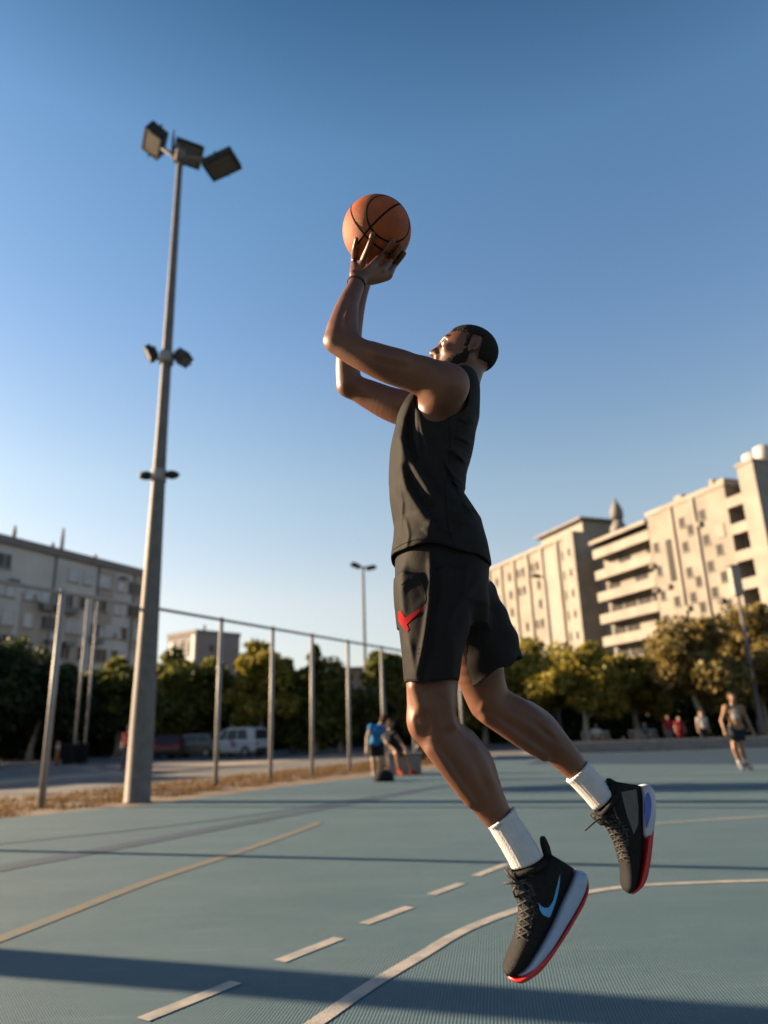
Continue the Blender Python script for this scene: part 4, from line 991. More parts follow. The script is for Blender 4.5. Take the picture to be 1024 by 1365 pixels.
# -- shorts
st = Field((ss[-1][1] - .30, YB - .32, J(580, 935, 0)[2] - .02), (J(705, 860, .2)[0], YB + .42, J(590, 725)[2]), SH)
WR = [(728, 528, 648, .160, 0), (750, 527, 651, .168, 0), (790, 526, 651, .172, 0), (812, 527, 652, .165, .0), (835, 530, 652, .12, .02)]
ws = tor(WR, 0)
st.put(lambda P: sd_stack(P, ws, 2.3), (ws[-1][1] - .3, YB - .3, ws[-1][0]), (ws[-1][1] + .3, YB + .3, ws[0][0]), 0)
NL = [(770, 526, 628, .088, -.095), (800, 527, 632, .098, -.098), (840, 531, 626, .106, -.10), (875, 536, 616, .112, -.10), (912, 539, 610, .116, -.10), (930, 540, 608, .116, -.10)]
nl = []
for y, xl, xr, b, cy in NL:
    a = J(xl, y, cy); c = J(xr, y, cy); nl.append((float((a[2] + c[2]) / 2), float((a[0] + c[0]) / 2), YB + cy, float(c[0] - a[0]) / 2, b))
st.put(lambda P: sd_stack(P, nl, 2.3), (nl[-1][1] - .3, YB - .32, nl[-1][0]), (nl[0][1] + .3, YB + .2, nl[0][0]), .035)
f0 = J(616, 790, .11); f1 = J(660, 906, .185)
fr0 = rp(f0, 40); fr1 = rp(f1, 43)
st.put(lambda P: sd_tube(P, f0, f1 + (f1 - f0) * .1, fr0, fr1, 1.12), np.minimum(f0, f1) - .15, np.maximum(f0, f1) + .15, .03)
st.rc(J(640, 800, .12), J(664, 845, .14), .055, .05, .04); st.rc(J(662, 845, .14), J(684, 872, .15), .045, .022, .03)
def short_shape(P, d):
    for pl, a, w, asy in (([(533, 790), (545, 770), (560, 772), (569, 795), (560, 812)], .004, 6, 1), ([(573, 738), (574, 770), (573, 800), (566, 850), (555, 905)], .010, 5, .8), ([(540, 745), (535, 780), (538, 830)], .006, 6, 1), ([(640, 770), (610, 810), (585, 850)], .006, 5, 1),
                          ([(600, 745), (592, 790), (580, 830)], .005, 5, 1), ([(625, 750), (618, 790), (598, 830)], .004, 4, 1), ([(545, 850), (550, 880), (553, 905)], .005, 5, 1), ([(600, 840), (603, 880), (602, 908)], .006, 6, 1)):
        d = d - folds(P, pl, a, w, -1, asy)
    for pl, a, w in (([(581, 740), (582, 790), (574, 850), (565, 905)], .006, 5),):
        d = d + folds(P, pl, a, w)
    m = P[..., 1] > YB + .02
    px, py = proj(P.reshape(-1, 3)); px = px.reshape(m.shape); py = py.reshape(m.shape)
    d = d - np.where(m, .003 * np.sin((px * .5 + py * .9) * .16) * np.clip((px - 615) / 30, 0, 1), 0)
    d = d - .0022 * np.sin(P[..., 0] * 52 + P[..., 2] * 17) * np.sin(P[..., 2] * 15 + P[..., 1] * 22)
    return d
st.all(short_shape, .035)
inn = st.d + .007
hz0 = float(J(575, 911, -.10)[2])
na = (f1 - f0) / np.linalg.norm(f1 - f0)
# the far hem runs from (617,922) to (693,876)
hx = J(693, 877, .185) - J(617, 922, .185); hx /= np.linalg.norm(hx); nrm = np.cross(hx, np.array([0, 1., 0])); nrm *= np.sign(nrm @ na); hp0 = J(617, 922, .185)
def hems(P, d):
    split = YB + .035 + (P[..., 0] - J(600, 860)[0]) * -.12
    nearm = P[..., 1] < split
    hn = hz0 - P[..., 2] + .004 * np.sin(P[..., 0] * 45)
    hfar = (P - hp0.astype(np.float32)) @ nrm.astype(np.float32) + .006 * np.sin(P[..., 0] * 60 + P[..., 1] * 40)
    cut = np.where(nearm, hn, hfar)
    d = np.maximum(d, cut)
    hol = np.maximum(inn, -cut - .09)
    return np.maximum(d, -hol)
st.all(hems)
shorts_o = link('shorts', st.mesh('shorts', 1, 1), m_short, player)
del st, inn

# -- decals: thin raised prints that lie on the surface
def bvh_of(o):
    me = o.data; off = WL[o]; vs = [tuple(np.array(v.co) + off) for v in me.vertices]; return BVHTree.FromPolygons(vs, [tuple(p.vertices) for p in me.polygons])
def decal(name, poly, bv, m, parent, lift=.0016, cuts=3):
    bm = bmesh.new(); vs = [bm.verts.new((x, y, 0)) for x, y in poly]; bm.faces.new(vs); bmesh.ops.triangulate(bm, faces=bm.faces)
    for _ in range(cuts): bmesh.ops.subdivide_edges(bm, edges=[e for e in bm.edges if e.calc_length() > 1.6], cuts=1); bmesh.ops.triangulate(bm, faces=bm.faces)
    V = []; ok = []
    for v in bm.verts:
        d = ray(v.co.x, v.co.y); d /= np.linalg.norm(d); h = bv.ray_cast(Vector(CP.tolist()), Vector(d.tolist()))
        if h[0] is None: ok.append(False); V.append((0, 0, 0))
        else: V.append(tuple(h[0] + h[1] * (lift if h[1].dot(Vector(d.tolist())) < 0 else -lift))); ok.append(True)
    Fc = [[v.index for v in f.verts] for f in bm.faces if all(ok[v.index] for v in f.verts)]
    mb = MB().add(V, Fc, True); bm.free(); return mb.build(name, m, parent, fixn=False)
decal('red_print', [(531.6, 815), (535, 814.5), (540.5, 823), (543, 822), (554, 815), (567, 807.5), (562.5, 813.5), (551, 824), (543, 832.5), (545.5, 839), (543.5, 843), (536, 834), (532, 828)], bvh_of(shorts_o), m_logo_r, shorts_o)

# stitching
m_stitch = mat('stitching', (.010, .0095, .009), .9, (.013, .012, .0115), 60, spec=.03)
def stitched(o, lines, r=.0011):
    bv = bvh_of(o); mb = MB()
    for pl in lines:
        pts = []
        for x, y in smooth_line(pl, 10):
            d = ray(x, y); d /= np.linalg.norm(d); h = bv.ray_cast(Vector(CP.tolist()), Vector(d.tolist()))
            if h[0] is not None: pts.append(np.array(h[0]) - d * .0003)
        if len(pts) > 2: mb.tube(pts, r, 6)
    mb.build('seam', m_stitch, o)
stitched(shorts_o, [[(541, 905), (560, 905.5), (585, 906), (607, 905)], [(576, 748), (577, 790), (571, 850), (562, 908)], [(535, 780), (545, 772), (560, 775), (568, 795), (566, 805)]])
stitched(shirt_o, [[(524, 733), (540, 724), (560, 719), (590, 723), (620, 734), (650, 745)], [(598, 557), (600, 600), (594, 650), (597, 700), (606, 728)]])
# -- socks
def ring2(l, r, dy, th, n=28, ex=2.0):
    # an oval ring seen edge-on between two photo points
    a = J(*l, dy); b = J(*r, dy); c = (a + b) / 2; u = (b - a) / 2; v = np.array([0, 1., 0]) * np.linalg.norm(u) * th; out = []
    for k in range(n):
        t = 2 * math.pi * k / n; ct, s_ = math.cos(t), math.sin(t); out.append(c + u * np.sign(ct) * abs(ct) ** (2 / ex) + v * np.sign(s_) * abs(s_) ** (2 / ex))
    return out
def sock(stations, dy, extra=None):
    rings = []; n = 72
    prev = None
    for i in range(len(stations) - 1):
        for k in range(5):
            t = k / 5; l = np.array(stations[i][0]) * (1 - t) + np.array(stations[i + 1][0]) * t; r = np.array(stations[i][1]) * (1 - t) + np.array(stations[i + 1][1]) * t
            rg = ring2(l, r, dy, 1.0, n); c = np.mean(rg, 0)
            rings.append([c + (q - c) * (1 + (.028 if j % 3 == 0 else 0) + (.03 if (i == 0 and k < 2) else 0)) for j, q in enumerate(rg)])
    r0 = rings[0]; c = np.mean(r0, 0); rings = [[c + (q - c) * .90 for q in r0]] + rings
    return MB().loft(rings, True).build('sock', m_sock, player)
s1 = sock([((651.5, 1102), (685, 1076)), ((657, 1112), (691, 1089)), ((668, 1130), (704, 1108)), ((678, 1148), (716, 1128)), ((684, 1161), (724, 1144))], DN)
s2 = sock([((756, 1041), (782.5, 1014)), ((766, 1051), (793, 1026)), ((780, 1066), (806, 1042)), ((795, 1084), (819, 1057))], DF)
# fold at the cuff
decal('cuff_label', [(654, 1101), (664, 1094), (668, 1099), (658, 1107)], bvh_of(s1), m_midw, s1, .0022)

# -- shoes
def shoe_loft(sts, dy, n=28, ex=2.5, skew=0.0):
    return [ring2(a, b, dy + d_, w, n, ex) for a, b, w, d_ in sts]
def shoe_part(name, sts, dy, m, parent, ex=2.5, bevel=0, sub=1):
    return MB().loft(shoe_loft(sts, dy, 24, ex), True).build(name, m, parent, sub=sub)
sn = empty('near_tmp', J(720, 1200, DN), None, None); 
# near shoe ---------------------------------------------------------------
def bez(pts, n): return smooth_line(pts, n)
up_top = smooth_line([(733, 1138), (722, 1149), (702, 1158), (681, 1165), (683, 1185), (691, 1208), (689, 1232), (683.5, 1255), (675.5, 1275), (670.5, 1291), (674, 1299)], 4)
up_bot = smooth_line([(764, 1157), (762, 1166), (757, 1180), (751, 1194), (744, 1209), (737, 1224), (728, 1241), (718, 1257), (707, 1275), (694, 1290), (683, 1298)], 4)
n_ = len(up_top)
def wprof(u, tab): return float(np.interp(u, [q[0] for q in tab], [q[1] for q in tab]))
sts = []
for i, (a, b) in enumerate(zip(up_top, up_bot)):
    u = i / (n_ - 1); Ln = np.linalg.norm(J(*a, DN) - J(*b, DN)) / 2
    W_ = wprof(u, [(0, .036), (.1, .039), (.3, .040), (.5, .043), (.7, .049), (.85, .047), (.95, .036), (1, .022)])
    sts.append((tuple(a), tuple(b), W_ / Ln, 0))
shoe1 = MB().loft(shoe_loft(sts, DN, 28, 2.6), True).build('shoe', m_shoe, player)
def strip(name, tops, bots, wid, dy, m, parent, ex=4.0, nn=4):
    A = smooth_line(tops, nn); B = smooth_line(bots, nn); s_ = []
    for i, (a, b) in enumerate(zip(A, B)):
        u = i / (len(A) - 1); Ln = max(np.linalg.norm(J(*a, dy) - J(*b, dy)) / 2, .0015); s_.append((tuple(a), tuple(b), wprof(u, wid) / Ln, 0))
    return MB().loft(shoe_loft(s_, dy, 28, ex), True).build(name, m, parent)
WS = [(0, .030), (.06, .041), (.3, .041), (.5, .046), (.72, .054), (.88, .051), (.96, .040), (1, .024)]
mid_t = [(765, 1159), (758, 1178), (749, 1196), (741, 1213), (732, 1231), (722, 1248), (711, 1266), (699, 1284), (686, 1296)]
mid_b = [(780.5, 1164), (779, 1181), (772, 1198), (762, 1215), (752, 1230), (742, 1245), (729, 1263), (712, 1284), (690, 1300)]
o_mid = strip('midsole', mid_t, mid_b, WS, DN, m_mid, shoe1)
out_t = [(779.5, 1166), (777, 1184), (769.5, 1201), (760, 1217), (749.5, 1233), (738, 1249), (723, 1266), (705, 1284), (688, 1296), (676, 1296)]
out_b = [(782, 1175), (779.5, 1189), (774, 1204), (764, 1221), (754, 1237), (741, 1256), (728, 1274), (713, 1291), (692, 1303.5), (675, 1300.5)]
strip('outsole', out_t, out_b, [(0, .026), (.06, .038), (.3, .039), (.5, .046), (.72, .0555), (.88, .053), (.96, .042), (1, .026)], DN, m_red, shoe1)
# padded collar, pull tab, tongue
def oval(c, u, v, n=24): return [c + u * math.cos(2 * math.pi * k / n) + v * math.sin(2 * math.pi * k / n) for k in range(n + 1)]
ca, cb = J(680, 1166, DN), J(729, 1147, DN); cc = (ca + cb) / 2
MB().tube(oval(cc, (cb - ca) / 2, np.array([0, .043, 0])), .0085, 10, False).build('collar', m_shoe, shoe1)
MB().loft([ring2((722, 1152), (736, 1160), DN, .9, 16), ring2((724, 1140), (737, 1143), DN, .9, 16), ring2((720, 1125), (733, 1128), DN, .9, 16), ring2((719.5, 1117), (728, 1117), DN, 1.1, 16), ring2((721.5, 1114.5), (726, 1114.5), DN, 1.1, 16)]).build('pull_tab', m_shoe, shoe1)
MB().loft([ring2((690, 1195), (700, 1190), DN, 3, 16), ring2((681, 1176), (695, 1172), DN, 2.6, 16), ring2((676.5, 1163), (688, 1162), DN, 2.6, 16), ring2((676.5, 1159), (684, 1157.5), DN, 2.8, 16)]).build('tongue', m_shoe2, shoe1)
bv1 = bvh_of(shoe1)
decal('tick_logo', smooth_line([(746.7, 1164), (745.5, 1180), (741, 1200), (733.5, 1221)], 4) + smooth_line([(731.5, 1222.8), (725, 1220), (720, 1213.5), (717.5, 1203)], 4) + smooth_line([(722, 1208.5), (727, 1210), (732.5, 1208), (739, 1196), (743.5, 1181)], 4), bv1, m_logo_b, shoe1, .0016)
def laces(zig, dy_near, bv, parent, r=.0024, nm='laces'):
    mb = MB()
    for pl in zig:
        pts = []
        for x, y in smooth_line(pl, 5):
            d = ray(x, y); d /= np.linalg.norm(d); h = bv.ray_cast(Vector(CP.tolist()), Vector(d.tolist()))
            if h[0] is not None: pts.append(np.array(h[0]) + np.array(h[1]) * r * .7)
        if len(pts) > 2: mb.tube(pts, r, 7)
    return mb
lz = []
for k in range(7):
    y = 1178 + k * 11; x0 = np.interp(y, [1163, 1185, 1208, 1232, 1255], [681, 685, 693, 691, 686]) + 1.5
    lz.append([(x0, y + 6), (x0 + 7, y + 2), (x0 + 15, y - 1), (x0 + 22 - k * 1.3, y + 4)]); lz.append([(x0, y), (x0 + 8, y + 6), (x0 + 15, y + 10), (x0 + 21 - k * 1.3, y + 9)])
mb = laces(lz, DN, bv1, shoe1)
for pts in ([(690, 1178), (680, 1177), (671, 1178)], [(690, 1176), (680, 1168), (673, 1159)], [(690, 1178), (684, 1188), (687, 1196)], [(692, 1176), (702, 1172), (706, 1180)]):
    mb.tube([J(x, y, DN - .045 + .01 * i) for i, (x, y) in enumerate(pts)], .0028, 7)
mb.build('laces', m_lace, shoe1)
decal('lace_panel', [(684, 1178), (706, 1174), (716, 1195), (718, 1215), (708, 1236), (690, 1246), (687, 1240), (692, 1215), (690, 1200)], bv1, m_shoe2, shoe1, .0008)
# far shoe -------------------------------------------------------------------
ft = smooth_line([(808, 1040), (801, 1062), (796, 1086), (803, 1096), (811, 1108), (818, 1122), (824, 1140), (828, 1158), (829, 1174), (831, 1185), (836, 1190)], 4)
fbm = smooth_line([(852, 1047), (856, 1064), (857, 1082), (857, 1098), (857, 1112), (855, 1128), (853, 1144), (850, 1160), (848, 1172), (845, 1182), (841, 1189)], 4)
sts = []
for i, (a, b) in enumerate(zip(ft, fbm)):
    u = i / (len(ft) - 1); Ln = np.linalg.norm(J(*a, DF) - J(*b, DF)) / 2
    sts.append((tuple(a), tuple(b), wprof(u, [(0, .036), (.15, .040), (.4, .041), (.65, .047), (.85, .044), (.95, .03), (1, .018)]) / Ln, 0))
shoe2 = MB().loft(shoe_loft(sts, DF, 28, 2.6), True).build('shoe', m_shoe, player)
strip('outsole', [(860, 1096), (859, 1108), (857, 1124), (854, 1142), (850, 1160), (846, 1176), (838, 1188)], [(868.5, 1098), (866.5, 1112), (864, 1134), (861, 1152), (857, 1168), (850, 1180), (841, 1191)], [(0, .030), (.1, .040), (.5, .047), (.8, .050), (.95, .034), (1, .02)], DF, m_red, shoe2)
hw = strip('midsole', [(852, 1048), (853, 1062), (853, 1078), (853, 1094), (853, 1110), (858, 1117)], [(863, 1045), (869, 1056), (870.5, 1072), (870, 1090), (866, 1106), (860.5, 1116)], [(0, .026), (.12, .040), (.5, .043), (.85, .043), (1, .02)], DF, m_midw, shoe2)
bvh_m = bvh_of(hw)
decal('heel_inset', smooth_line([(864, 1056), (867.5, 1064), (868, 1080), (865, 1094), (861.5, 1104), (860, 1090), (859.5, 1072), (861, 1060), (864, 1056)], 3)[:-1], bvh_m, m_blueg, hw, .002)
ca, cb = J(795, 1090, DF), J(824, 1050, DF); cc = (ca + cb) / 2
MB().tube(oval(cc, (cb - ca) / 2 * .95, np.array([0, .043, 0])), .0085, 10, False).build('collar', m_shoe, shoe2)
MB().loft([ring2((818, 1056), (832, 1050), DF, .9, 16), ring2((812, 1049), (822, 1042), DF, .9, 16), ring2((808.5, 1042), (814, 1037.5), DF, 1.2, 16), ring2((808, 1039), (810.5, 1037), DF, 1.2, 16)]).build('pull_tab', m_shoe, shoe2)
MB().loft([ring2((800, 1100), (814, 1094), DF, 2, 16), ring2((793, 1094), (806, 1082), DF, 2.4, 16), ring2((788, 1089), (797, 1083), DF, 2.4, 16), ring2((787.5, 1086.5), (792, 1084), DF, 2.8, 16)]).build('tongue', m_shoe2, shoe2)
bv2 = bvh_of(shoe2)
decal('lace_panel', [(801, 1092), (822, 1084), (838, 1105), (838, 1130), (832, 1145), (828, 1150), (822, 1128), (812, 1106)], bv2, m_shoe2, shoe2, .0008)
decal('side_panel', [(828, 1056), (848, 1052), (851, 1075), (851, 1098), (845, 1112), (836, 1088)], bv2, mat('shoe_side_taupe', (.075, .068, .058), .6, (.06, .055, .048), 60, 3, .3, 200), shoe2, .0008)
lz = []
for k in range(7):
    y = 1094 + k * 8; x0 = np.interp(y, [1093, 1108, 1122, 1140, 1158], [802, 812, 819, 825, 829]) + 1
    lz.append([(x0, y + 3), (x0 + 7, y), (x0 + 14, y + 1)]); lz.append([(x0 + 2, y - 2), (x0 + 8, y + 5), (x0 + 14, y + 6)])
mb = laces(lz, DF, bv2, shoe2, .0024)
for pts in ([(806, 1092), (798, 1092), (790, 1098), (779.5, 1107)], [(806, 1092), (812, 1098), (816, 1094)], [(818, 1076), (822, 1088), (828, 1098)]):
    mb.tube([J(x, y, DF - .05) for x, y in pts], .0028, 7)
mb.build('laces', m_lace, shoe2)
# wrist band
wb = J(475, 378.5, -.112); ax = J(478, 373, DW) - J(472, 386, -.125); ax /= np.linalg.norm(ax); u_ = np.cross(ax, [0, 1., 0]); u_ /= np.linalg.norm(u_); v_ = np.cross(ax, u_); rr = rp(wb, 12.2)
MB().tube(oval(wb, u_ * rr, v_ * rr), .0022, 8, False).build('wristband', m_lace, player)
COL.objects.unlink(sn); bpy.data.objects.remove(sn)

# ------------------------------------------------------------------ ball
def ball_material():
    m = bpy.data.materials.new('basketball_rubber'); m.use_nodes = True; n = m.node_tree.nodes; Lk = m.node_tree.links; b = n['Principled BSDF']
    tc = n.new('ShaderNodeTexCoord'); t = n.new('ShaderNodeTexNoise'); t.inputs['Scale'].default_value = 14; t.inputs['Detail'].default_value = 6; Lk.new(tc.outputs['Object'], t.inputs['Vector'])
    r = n.new('ShaderNodeValToRGB'); r.color_ramp.elements[0].color = (.205, .042, .008, 1); r.color_ramp.elements[1].color = (.285, .064, .013, 1); r.color_ramp.elements[0].position = .35; r.color_ramp.elements[1].position = .65
    Lk.new(t.outputs['Fac'], r.inputs[0]); Lk.new(r.outputs[0], b.inputs['Base Color']); b.inputs['Roughness'].default_value = .62; b.inputs['Specular IOR Level'].default_value = .25
    v = n.new('ShaderNodeTexVoronoi'); v.inputs['Scale'].default_value = 420; Lk.new(tc.outputs['Object'], v.inputs['Vector'])
    bp = n.new('ShaderNodeBump'); bp.inputs['Strength'].default_value = .6; bp.inputs['Distance'].default_value = .0016; Lk.new(v.outputs['Distance'], bp.inputs['Height']); Lk.new(bp.outputs[0], b.inputs['Normal'])
    return m
ball = empty('basketball', BC, 'orange basketball with black seams held above the jumping man\'s head', 'ball')
bm = bmesh.new(); bmesh.ops.create_icosphere(bm, subdivisions=6, radius=BR); me = bpy.data.meshes.new('ball_cover'); bm.to_mesh(me); bm.free()
co = np.empty(len(me.vertices) * 3, np.float32); me.vertices.foreach_get('co', co); me.vertices.foreach_set('co', (co.reshape(-1, 3) + BC.astype(np.float32)).ravel())
me.polygons.foreach_set('use_smooth', [True] * len(me.polygons)); cover = link('ball_cover', me, ball_material(), ball)
m_seam = mat('seam_black', (.007, .006, .006), .8, spec=.08)
def bq(x, y):
    q = onball(x, y) - BC; return q / np.linalg.norm(q)
# seam frame: the photograph shows two seams meeting at (494,303)
k0 = bq(494, 303); kA = bq(522, 277); kB = bq(545, 307)
ez = k0; ex_ = np.cross(np.cross(ez, kA - k0), ez); ex_ = kA - ez * (kA @ ez); ex_ /= np.linalg.norm(ex_); ey_ = np.cross(ez, ex_)
sm_ = MB()
def circ(fn, n=96):
    pts = []
    for k in range(n + 1):
        q = fn(2 * math.pi * k / n); q = q / np.linalg.norm(q); pts.append(BC + q * (BR - .0046))
    sm_.tube(pts, .0060, 10, False)
circ(lambda t: ez * math.cos(t) + ex_ * math.sin(t))
def through(a, b, c):
    # small circle through three points of the sphere
    nn = np.cross(b - a, c - a); nn /= np.linalg.norm(nn); d = a @ nn; r = math.sqrt(max(1 - d * d, 0)); u = a - nn * d; u /= np.linalg.norm(u); w = np.cross(nn, u)
    circ(lambda t: nn * d + r * (u * math.cos(t) + w * math.sin(t)))
through(bq(491, 272), bq(494, 303), bq(545, 307))
through(bq(469, 286), bq(488, 315), bq(538, 339))
sm_.build('seams', m_seam, cover)
# ================================================================== PEOPLE IN THE BACKGROUND
def lerp(a, b, t): return np.asarray(a, float) * (1 - t) + np.asarray(b, float) * t
SK = [skin_mat('skin_tan', (0.16, 0.085, 0.05), (0.20, 0.11, 0.068)), skin_mat('skin_fair', (0.24, 0.15, 0.105), (0.28, 0.18, 0.13))]
def cloth(name, c): return mat(name, c, 0.8, tuple(v * .75 for v in c), 9, 5, 0.2, 80, spec=0.15)
def figure(label, base, j, h, skin, top, bottom, shoes, hair, sleeve=0.0, legcover=0.5, longhair=False, socks=None, group=None, bag=None):
    """j: joints relative to the base in metres (x right, y away, z up):
    pel, chest, neck, head, and pairs sh, el, ha, hip, kn, an, toe"""
    b = np.array(base, float); J_ = {k: ([b + np.array(q, float) for q in v] if isinstance(v[0], (tuple, list)) else b + np.array(v, float)) for k, v in j.items()}
    t = empty('person', b, label, 'person', group)
    allp = np.array([q for v in J_.values() for q in (v if isinstance(v, list) else [v])])
    lo, hi = allp.min(0) - .2, allp.max(0) + .22
    def trunk(fd, g):
        fd.chain([(J_['pel'], .135 + g), (lerp(J_['pel'], J_['chest'], .5), .125 + g), (J_['chest'], .145 + g)], .03)
        for s in (0, 1):
            fd.rc(J_['chest'], J_['sh'][s], .11 + g, .075 + g, .05); fd.rc(J_['pel'], J_['hip'][s], .115 + g, .105 + g, .04)
    bd_ = Field(lo, hi, h); trunk(bd_, 0)
    bd_.rc(J_['chest'], J_['neck'], .07, .052, .04); up = J_['head'] - J_['neck']; up /= np.linalg.norm(up)
    bd_.rc(J_['neck'], J_['head'], .052, .05, .02); bd_.rc(J_['head'] - up * .03, J_['head'] + up * .05, .072, .088, .02)
    fwd = np.array(j['face'], float); fwd /= np.linalg.norm(fwd)
    bd_.rc(J_['head'] + fwd * .05 - up * .06, J_['head'] + fwd * .07 + up * .02, .045, .05, .02); bd_.rc(J_['head'] + fwd * .105, J_['head'] + fwd * .115 - up * .02, .012, .016, .008)
    sd_ = np.cross(fwd, up)
    for s in (-1, 1): bd_.el(J_['head'] + sd_ * s * .085, (.02, .02, .03), None, .01)
    for s in (0, 1):
        bd_.chain([(J_['sh'][s], .062), (J_['el'][s], .044)], .02); bd_.chain([(J_['el'][s], .044), (J_['ha'][s], .030)], .01)
        d = J_['ha'][s] - J_['el'][s]; d /= np.linalg.norm(d)
        bd_.chain([(J_['ha'][s], .030), (J_['ha'][s] + d * .07, .038), (J_['ha'][s] + d * .15, .022)], .012); bd_.rc(J_['ha'][s] + d * .03, J_['ha'][s] + d * .08 + fwd * .05, .018, .013, .01)
        bd_.chain([(J_['hip'][s], .092), (J_['kn'][s], .060)], .03); bd_.chain([(J_['kn'][s], .060), (lerp(J_['kn'][s], J_['an'][s], .3), .062), (J_['an'][s], .040)], .012)
        bd_.chain([(J_['an'][s], .04), (J_['toe'][s], .035)], .015)
    link('body', bd_.mesh('body', 0), skin, t)
    tp = Field(lo, hi, h); trunk(tp, .018); tp.rc(J_['chest'], J_['neck'], .075, .062, .04)
    for s in (0, 1):
        if sleeve > 0:
            tp.chain([(J_['sh'][s], .078), (lerp(J_['sh'][s], J_['el'][s], min(sleeve, 1)), .066)], .02)
            if sleeve > 1: tp.chain([(J_['el'][s], .060), (lerp(J_['el'][s], J_['ha'][s], sleeve - 1), .045)], .02)
    ax = J_['pel'] - J_['chest']; ax /= np.linalg.norm(ax); hp = J_['pel'] + ax * .06
    tp.all(lambda P, d: np.maximum(d, (P - hp.astype(np.float32)) @ ax.astype(np.float32)) - .004 * np.sin(P[..., 2] * 38 + P[..., 0] * 25))
    nh = J_['neck'] + up * .01; tp.all(lambda P, d: np.maximum(d, (P - nh.astype(np.float32)) @ up.astype(np.float32)))
    link('shirt', tp.mesh('shirt', 0), top, t)
    bt = Field(lo, hi, h)
    for s in (0, 1):
        bt.rc(J_['pel'], J_['hip'][s], .135, .125, .04); lc = min(legcover, 1)
        bt.put(lambda P: sd_tube(P, J_['hip'][s], lerp(J_['hip'][s], J_['kn'][s], lc), .118, .108 - .02 * (legcover > 1)), np.minimum(J_['hip'][s], J_['kn'][s]) - .14, np.maximum(J_['hip'][s], J_['kn'][s]) + .14, .03)
        if legcover > 1: bt.chain([(J_['kn'][s], .088), (lerp(J_['kn'][s], J_['an'][s], legcover - 1), .068)], .03)
    bt.all(lambda P, d: np.maximum(d, -((P - (J_['pel'] - ax * .10).astype(np.float32)) @ ax.astype(np.float32))))
    link('trousers' if legcover > 1 else 'shorts', bt.mesh('shorts', 0), bottom, t)
    for s in (0, 1):
        sf = Field(np.minimum(J_['an'][s], J_['toe'][s]) - .16, np.maximum(J_['an'][s], J_['toe'][s]) + .16, min(h, .014))
        d = J_['toe'][s] - J_['an'][s]; d /= np.linalg.norm(d)
        sf.chain([(J_['an'][s], .058), (lerp(J_['an'][s], J_['toe'][s], .55), .055), (J_['toe'][s], .045)], .02); sf.rc(J_['an'][s], J_['an'][s] - d * .05 - np.array([0, 0, .04]), .05, .042, .03)
        link('shoe', sf.mesh('shoe', 0), shoes, t)
        if socks is not None:
            c_ = Field(np.minimum(J_['an'][s], J_['kn'][s]) - .1, np.maximum(J_['an'][s], J_['kn'][s]) + .1, min(h, .014)); c_.put(lambda P: sd_tube(P, lerp(J_['an'][s], J_['kn'][s], .02), lerp(J_['an'][s], J_['kn'][s], .34), .050, .056), np.minimum(J_['an'][s], J_['kn'][s]) - .1, np.maximum(J_['an'][s], J_['kn'][s]) + .1)
            link('sock', c_.mesh('sock', 0), socks, t)
    hf_ = Field(J_['head'] - .35, J_['head'] + .25, min(h, .014)); hf_.rc(J_['head'] - up * .02 - fwd * .012, J_['head'] + up * .055 - fwd * .012, .084, .096, .0)
    if longhair: hf_.chain([(J_['head'] - fwd * .06, .08), (J_['head'] - fwd * .07 - up * .18, .07), (J_['head'] - fwd * .05 - up * .28, .04)], .04)
    hc = (J_['head']).astype(np.float32); hf_.all(lambda P, d: np.maximum(d, np.minimum((P - hc) @ fwd.astype(np.float32) - .035, (P - hc) @ (-up).astype(np.float32) + .062)))
    link('hair', hf_.mesh('hair', 0), hair, t)
    return t, J_
def mirror(v): return [(-abs(v[0]), v[1], v[2]), (abs(v[0]), v[1], v[2])]
def standing(H=1.75, lean=(0, 0), arms=.10, face=(0, -1, 0), stance=.10, fy=-.13):
    k = H / 1.75; lx, ly = lean
    return dict(pel=(lx * .5, ly * .5, .95 * k), chest=(lx * .8, ly * .8, 1.28 * k), neck=(lx, ly, 1.46 * k), head=(lx * 1.05, ly * 1.1, 1.62 * k), sh=[(lx * .9 - .18, ly, 1.39 * k), (lx * .9 + .18, ly, 1.39 * k)],
                el=[(lx - .24 - arms * .5, ly + .02, 1.10 * k), (lx + .24 + arms * .5, ly + .02, 1.10 * k)], ha=[(lx - .25 - arms, ly - .06, .86 * k), (lx + .25 + arms, ly - .06, .86 * k)],
                hip=[(lx * .5 - .09, ly * .5, .90 * k), (lx * .5 + .09, ly * .5, .90 * k)], kn=[(lx * .2 - stance, -.03, .49 * k), (lx * .2 + stance, -.03, .49 * k)], an=[(-stance, 0, .09), (stance, 0, .09)], toe=[(-stance * 1.2, fy, .045), (stance * 1.2, fy, .045)], face=face)
c_or = cloth('jersey_orange_brown', (0.23, 0.135, 0.078)); c_navy = cloth('cloth_navy', (0.014, 0.017, 0.026)); c_blk = cloth('cloth_black', (0.010, 0.010, 0.011)); c_blue = cloth('cloth_bright_blue', (0.02, 0.13, 0.30))
c_wht = cloth('cloth_white', (0.36, 0.34, 0.32)); c_red = cloth('cloth_red', (0.22, 0.018, 0.022)); c_gry = cloth('cloth_grey', (0.10, 0.10, 0.11)); c_teal = cloth('cloth_teal_grey', (0.05, 0.085, 0.10)); c_brn = cloth('hair_brown', (0.045, 0.022, 0.012)); c_bln = cloth('hair_blond', (0.20, 0.12, 0.05))
c_shoe_r = cloth('shoe_red', (0.26, 0.03, 0.015)); c_sockb = cloth('sock_pale', (0.36, 0.35, 0.34))
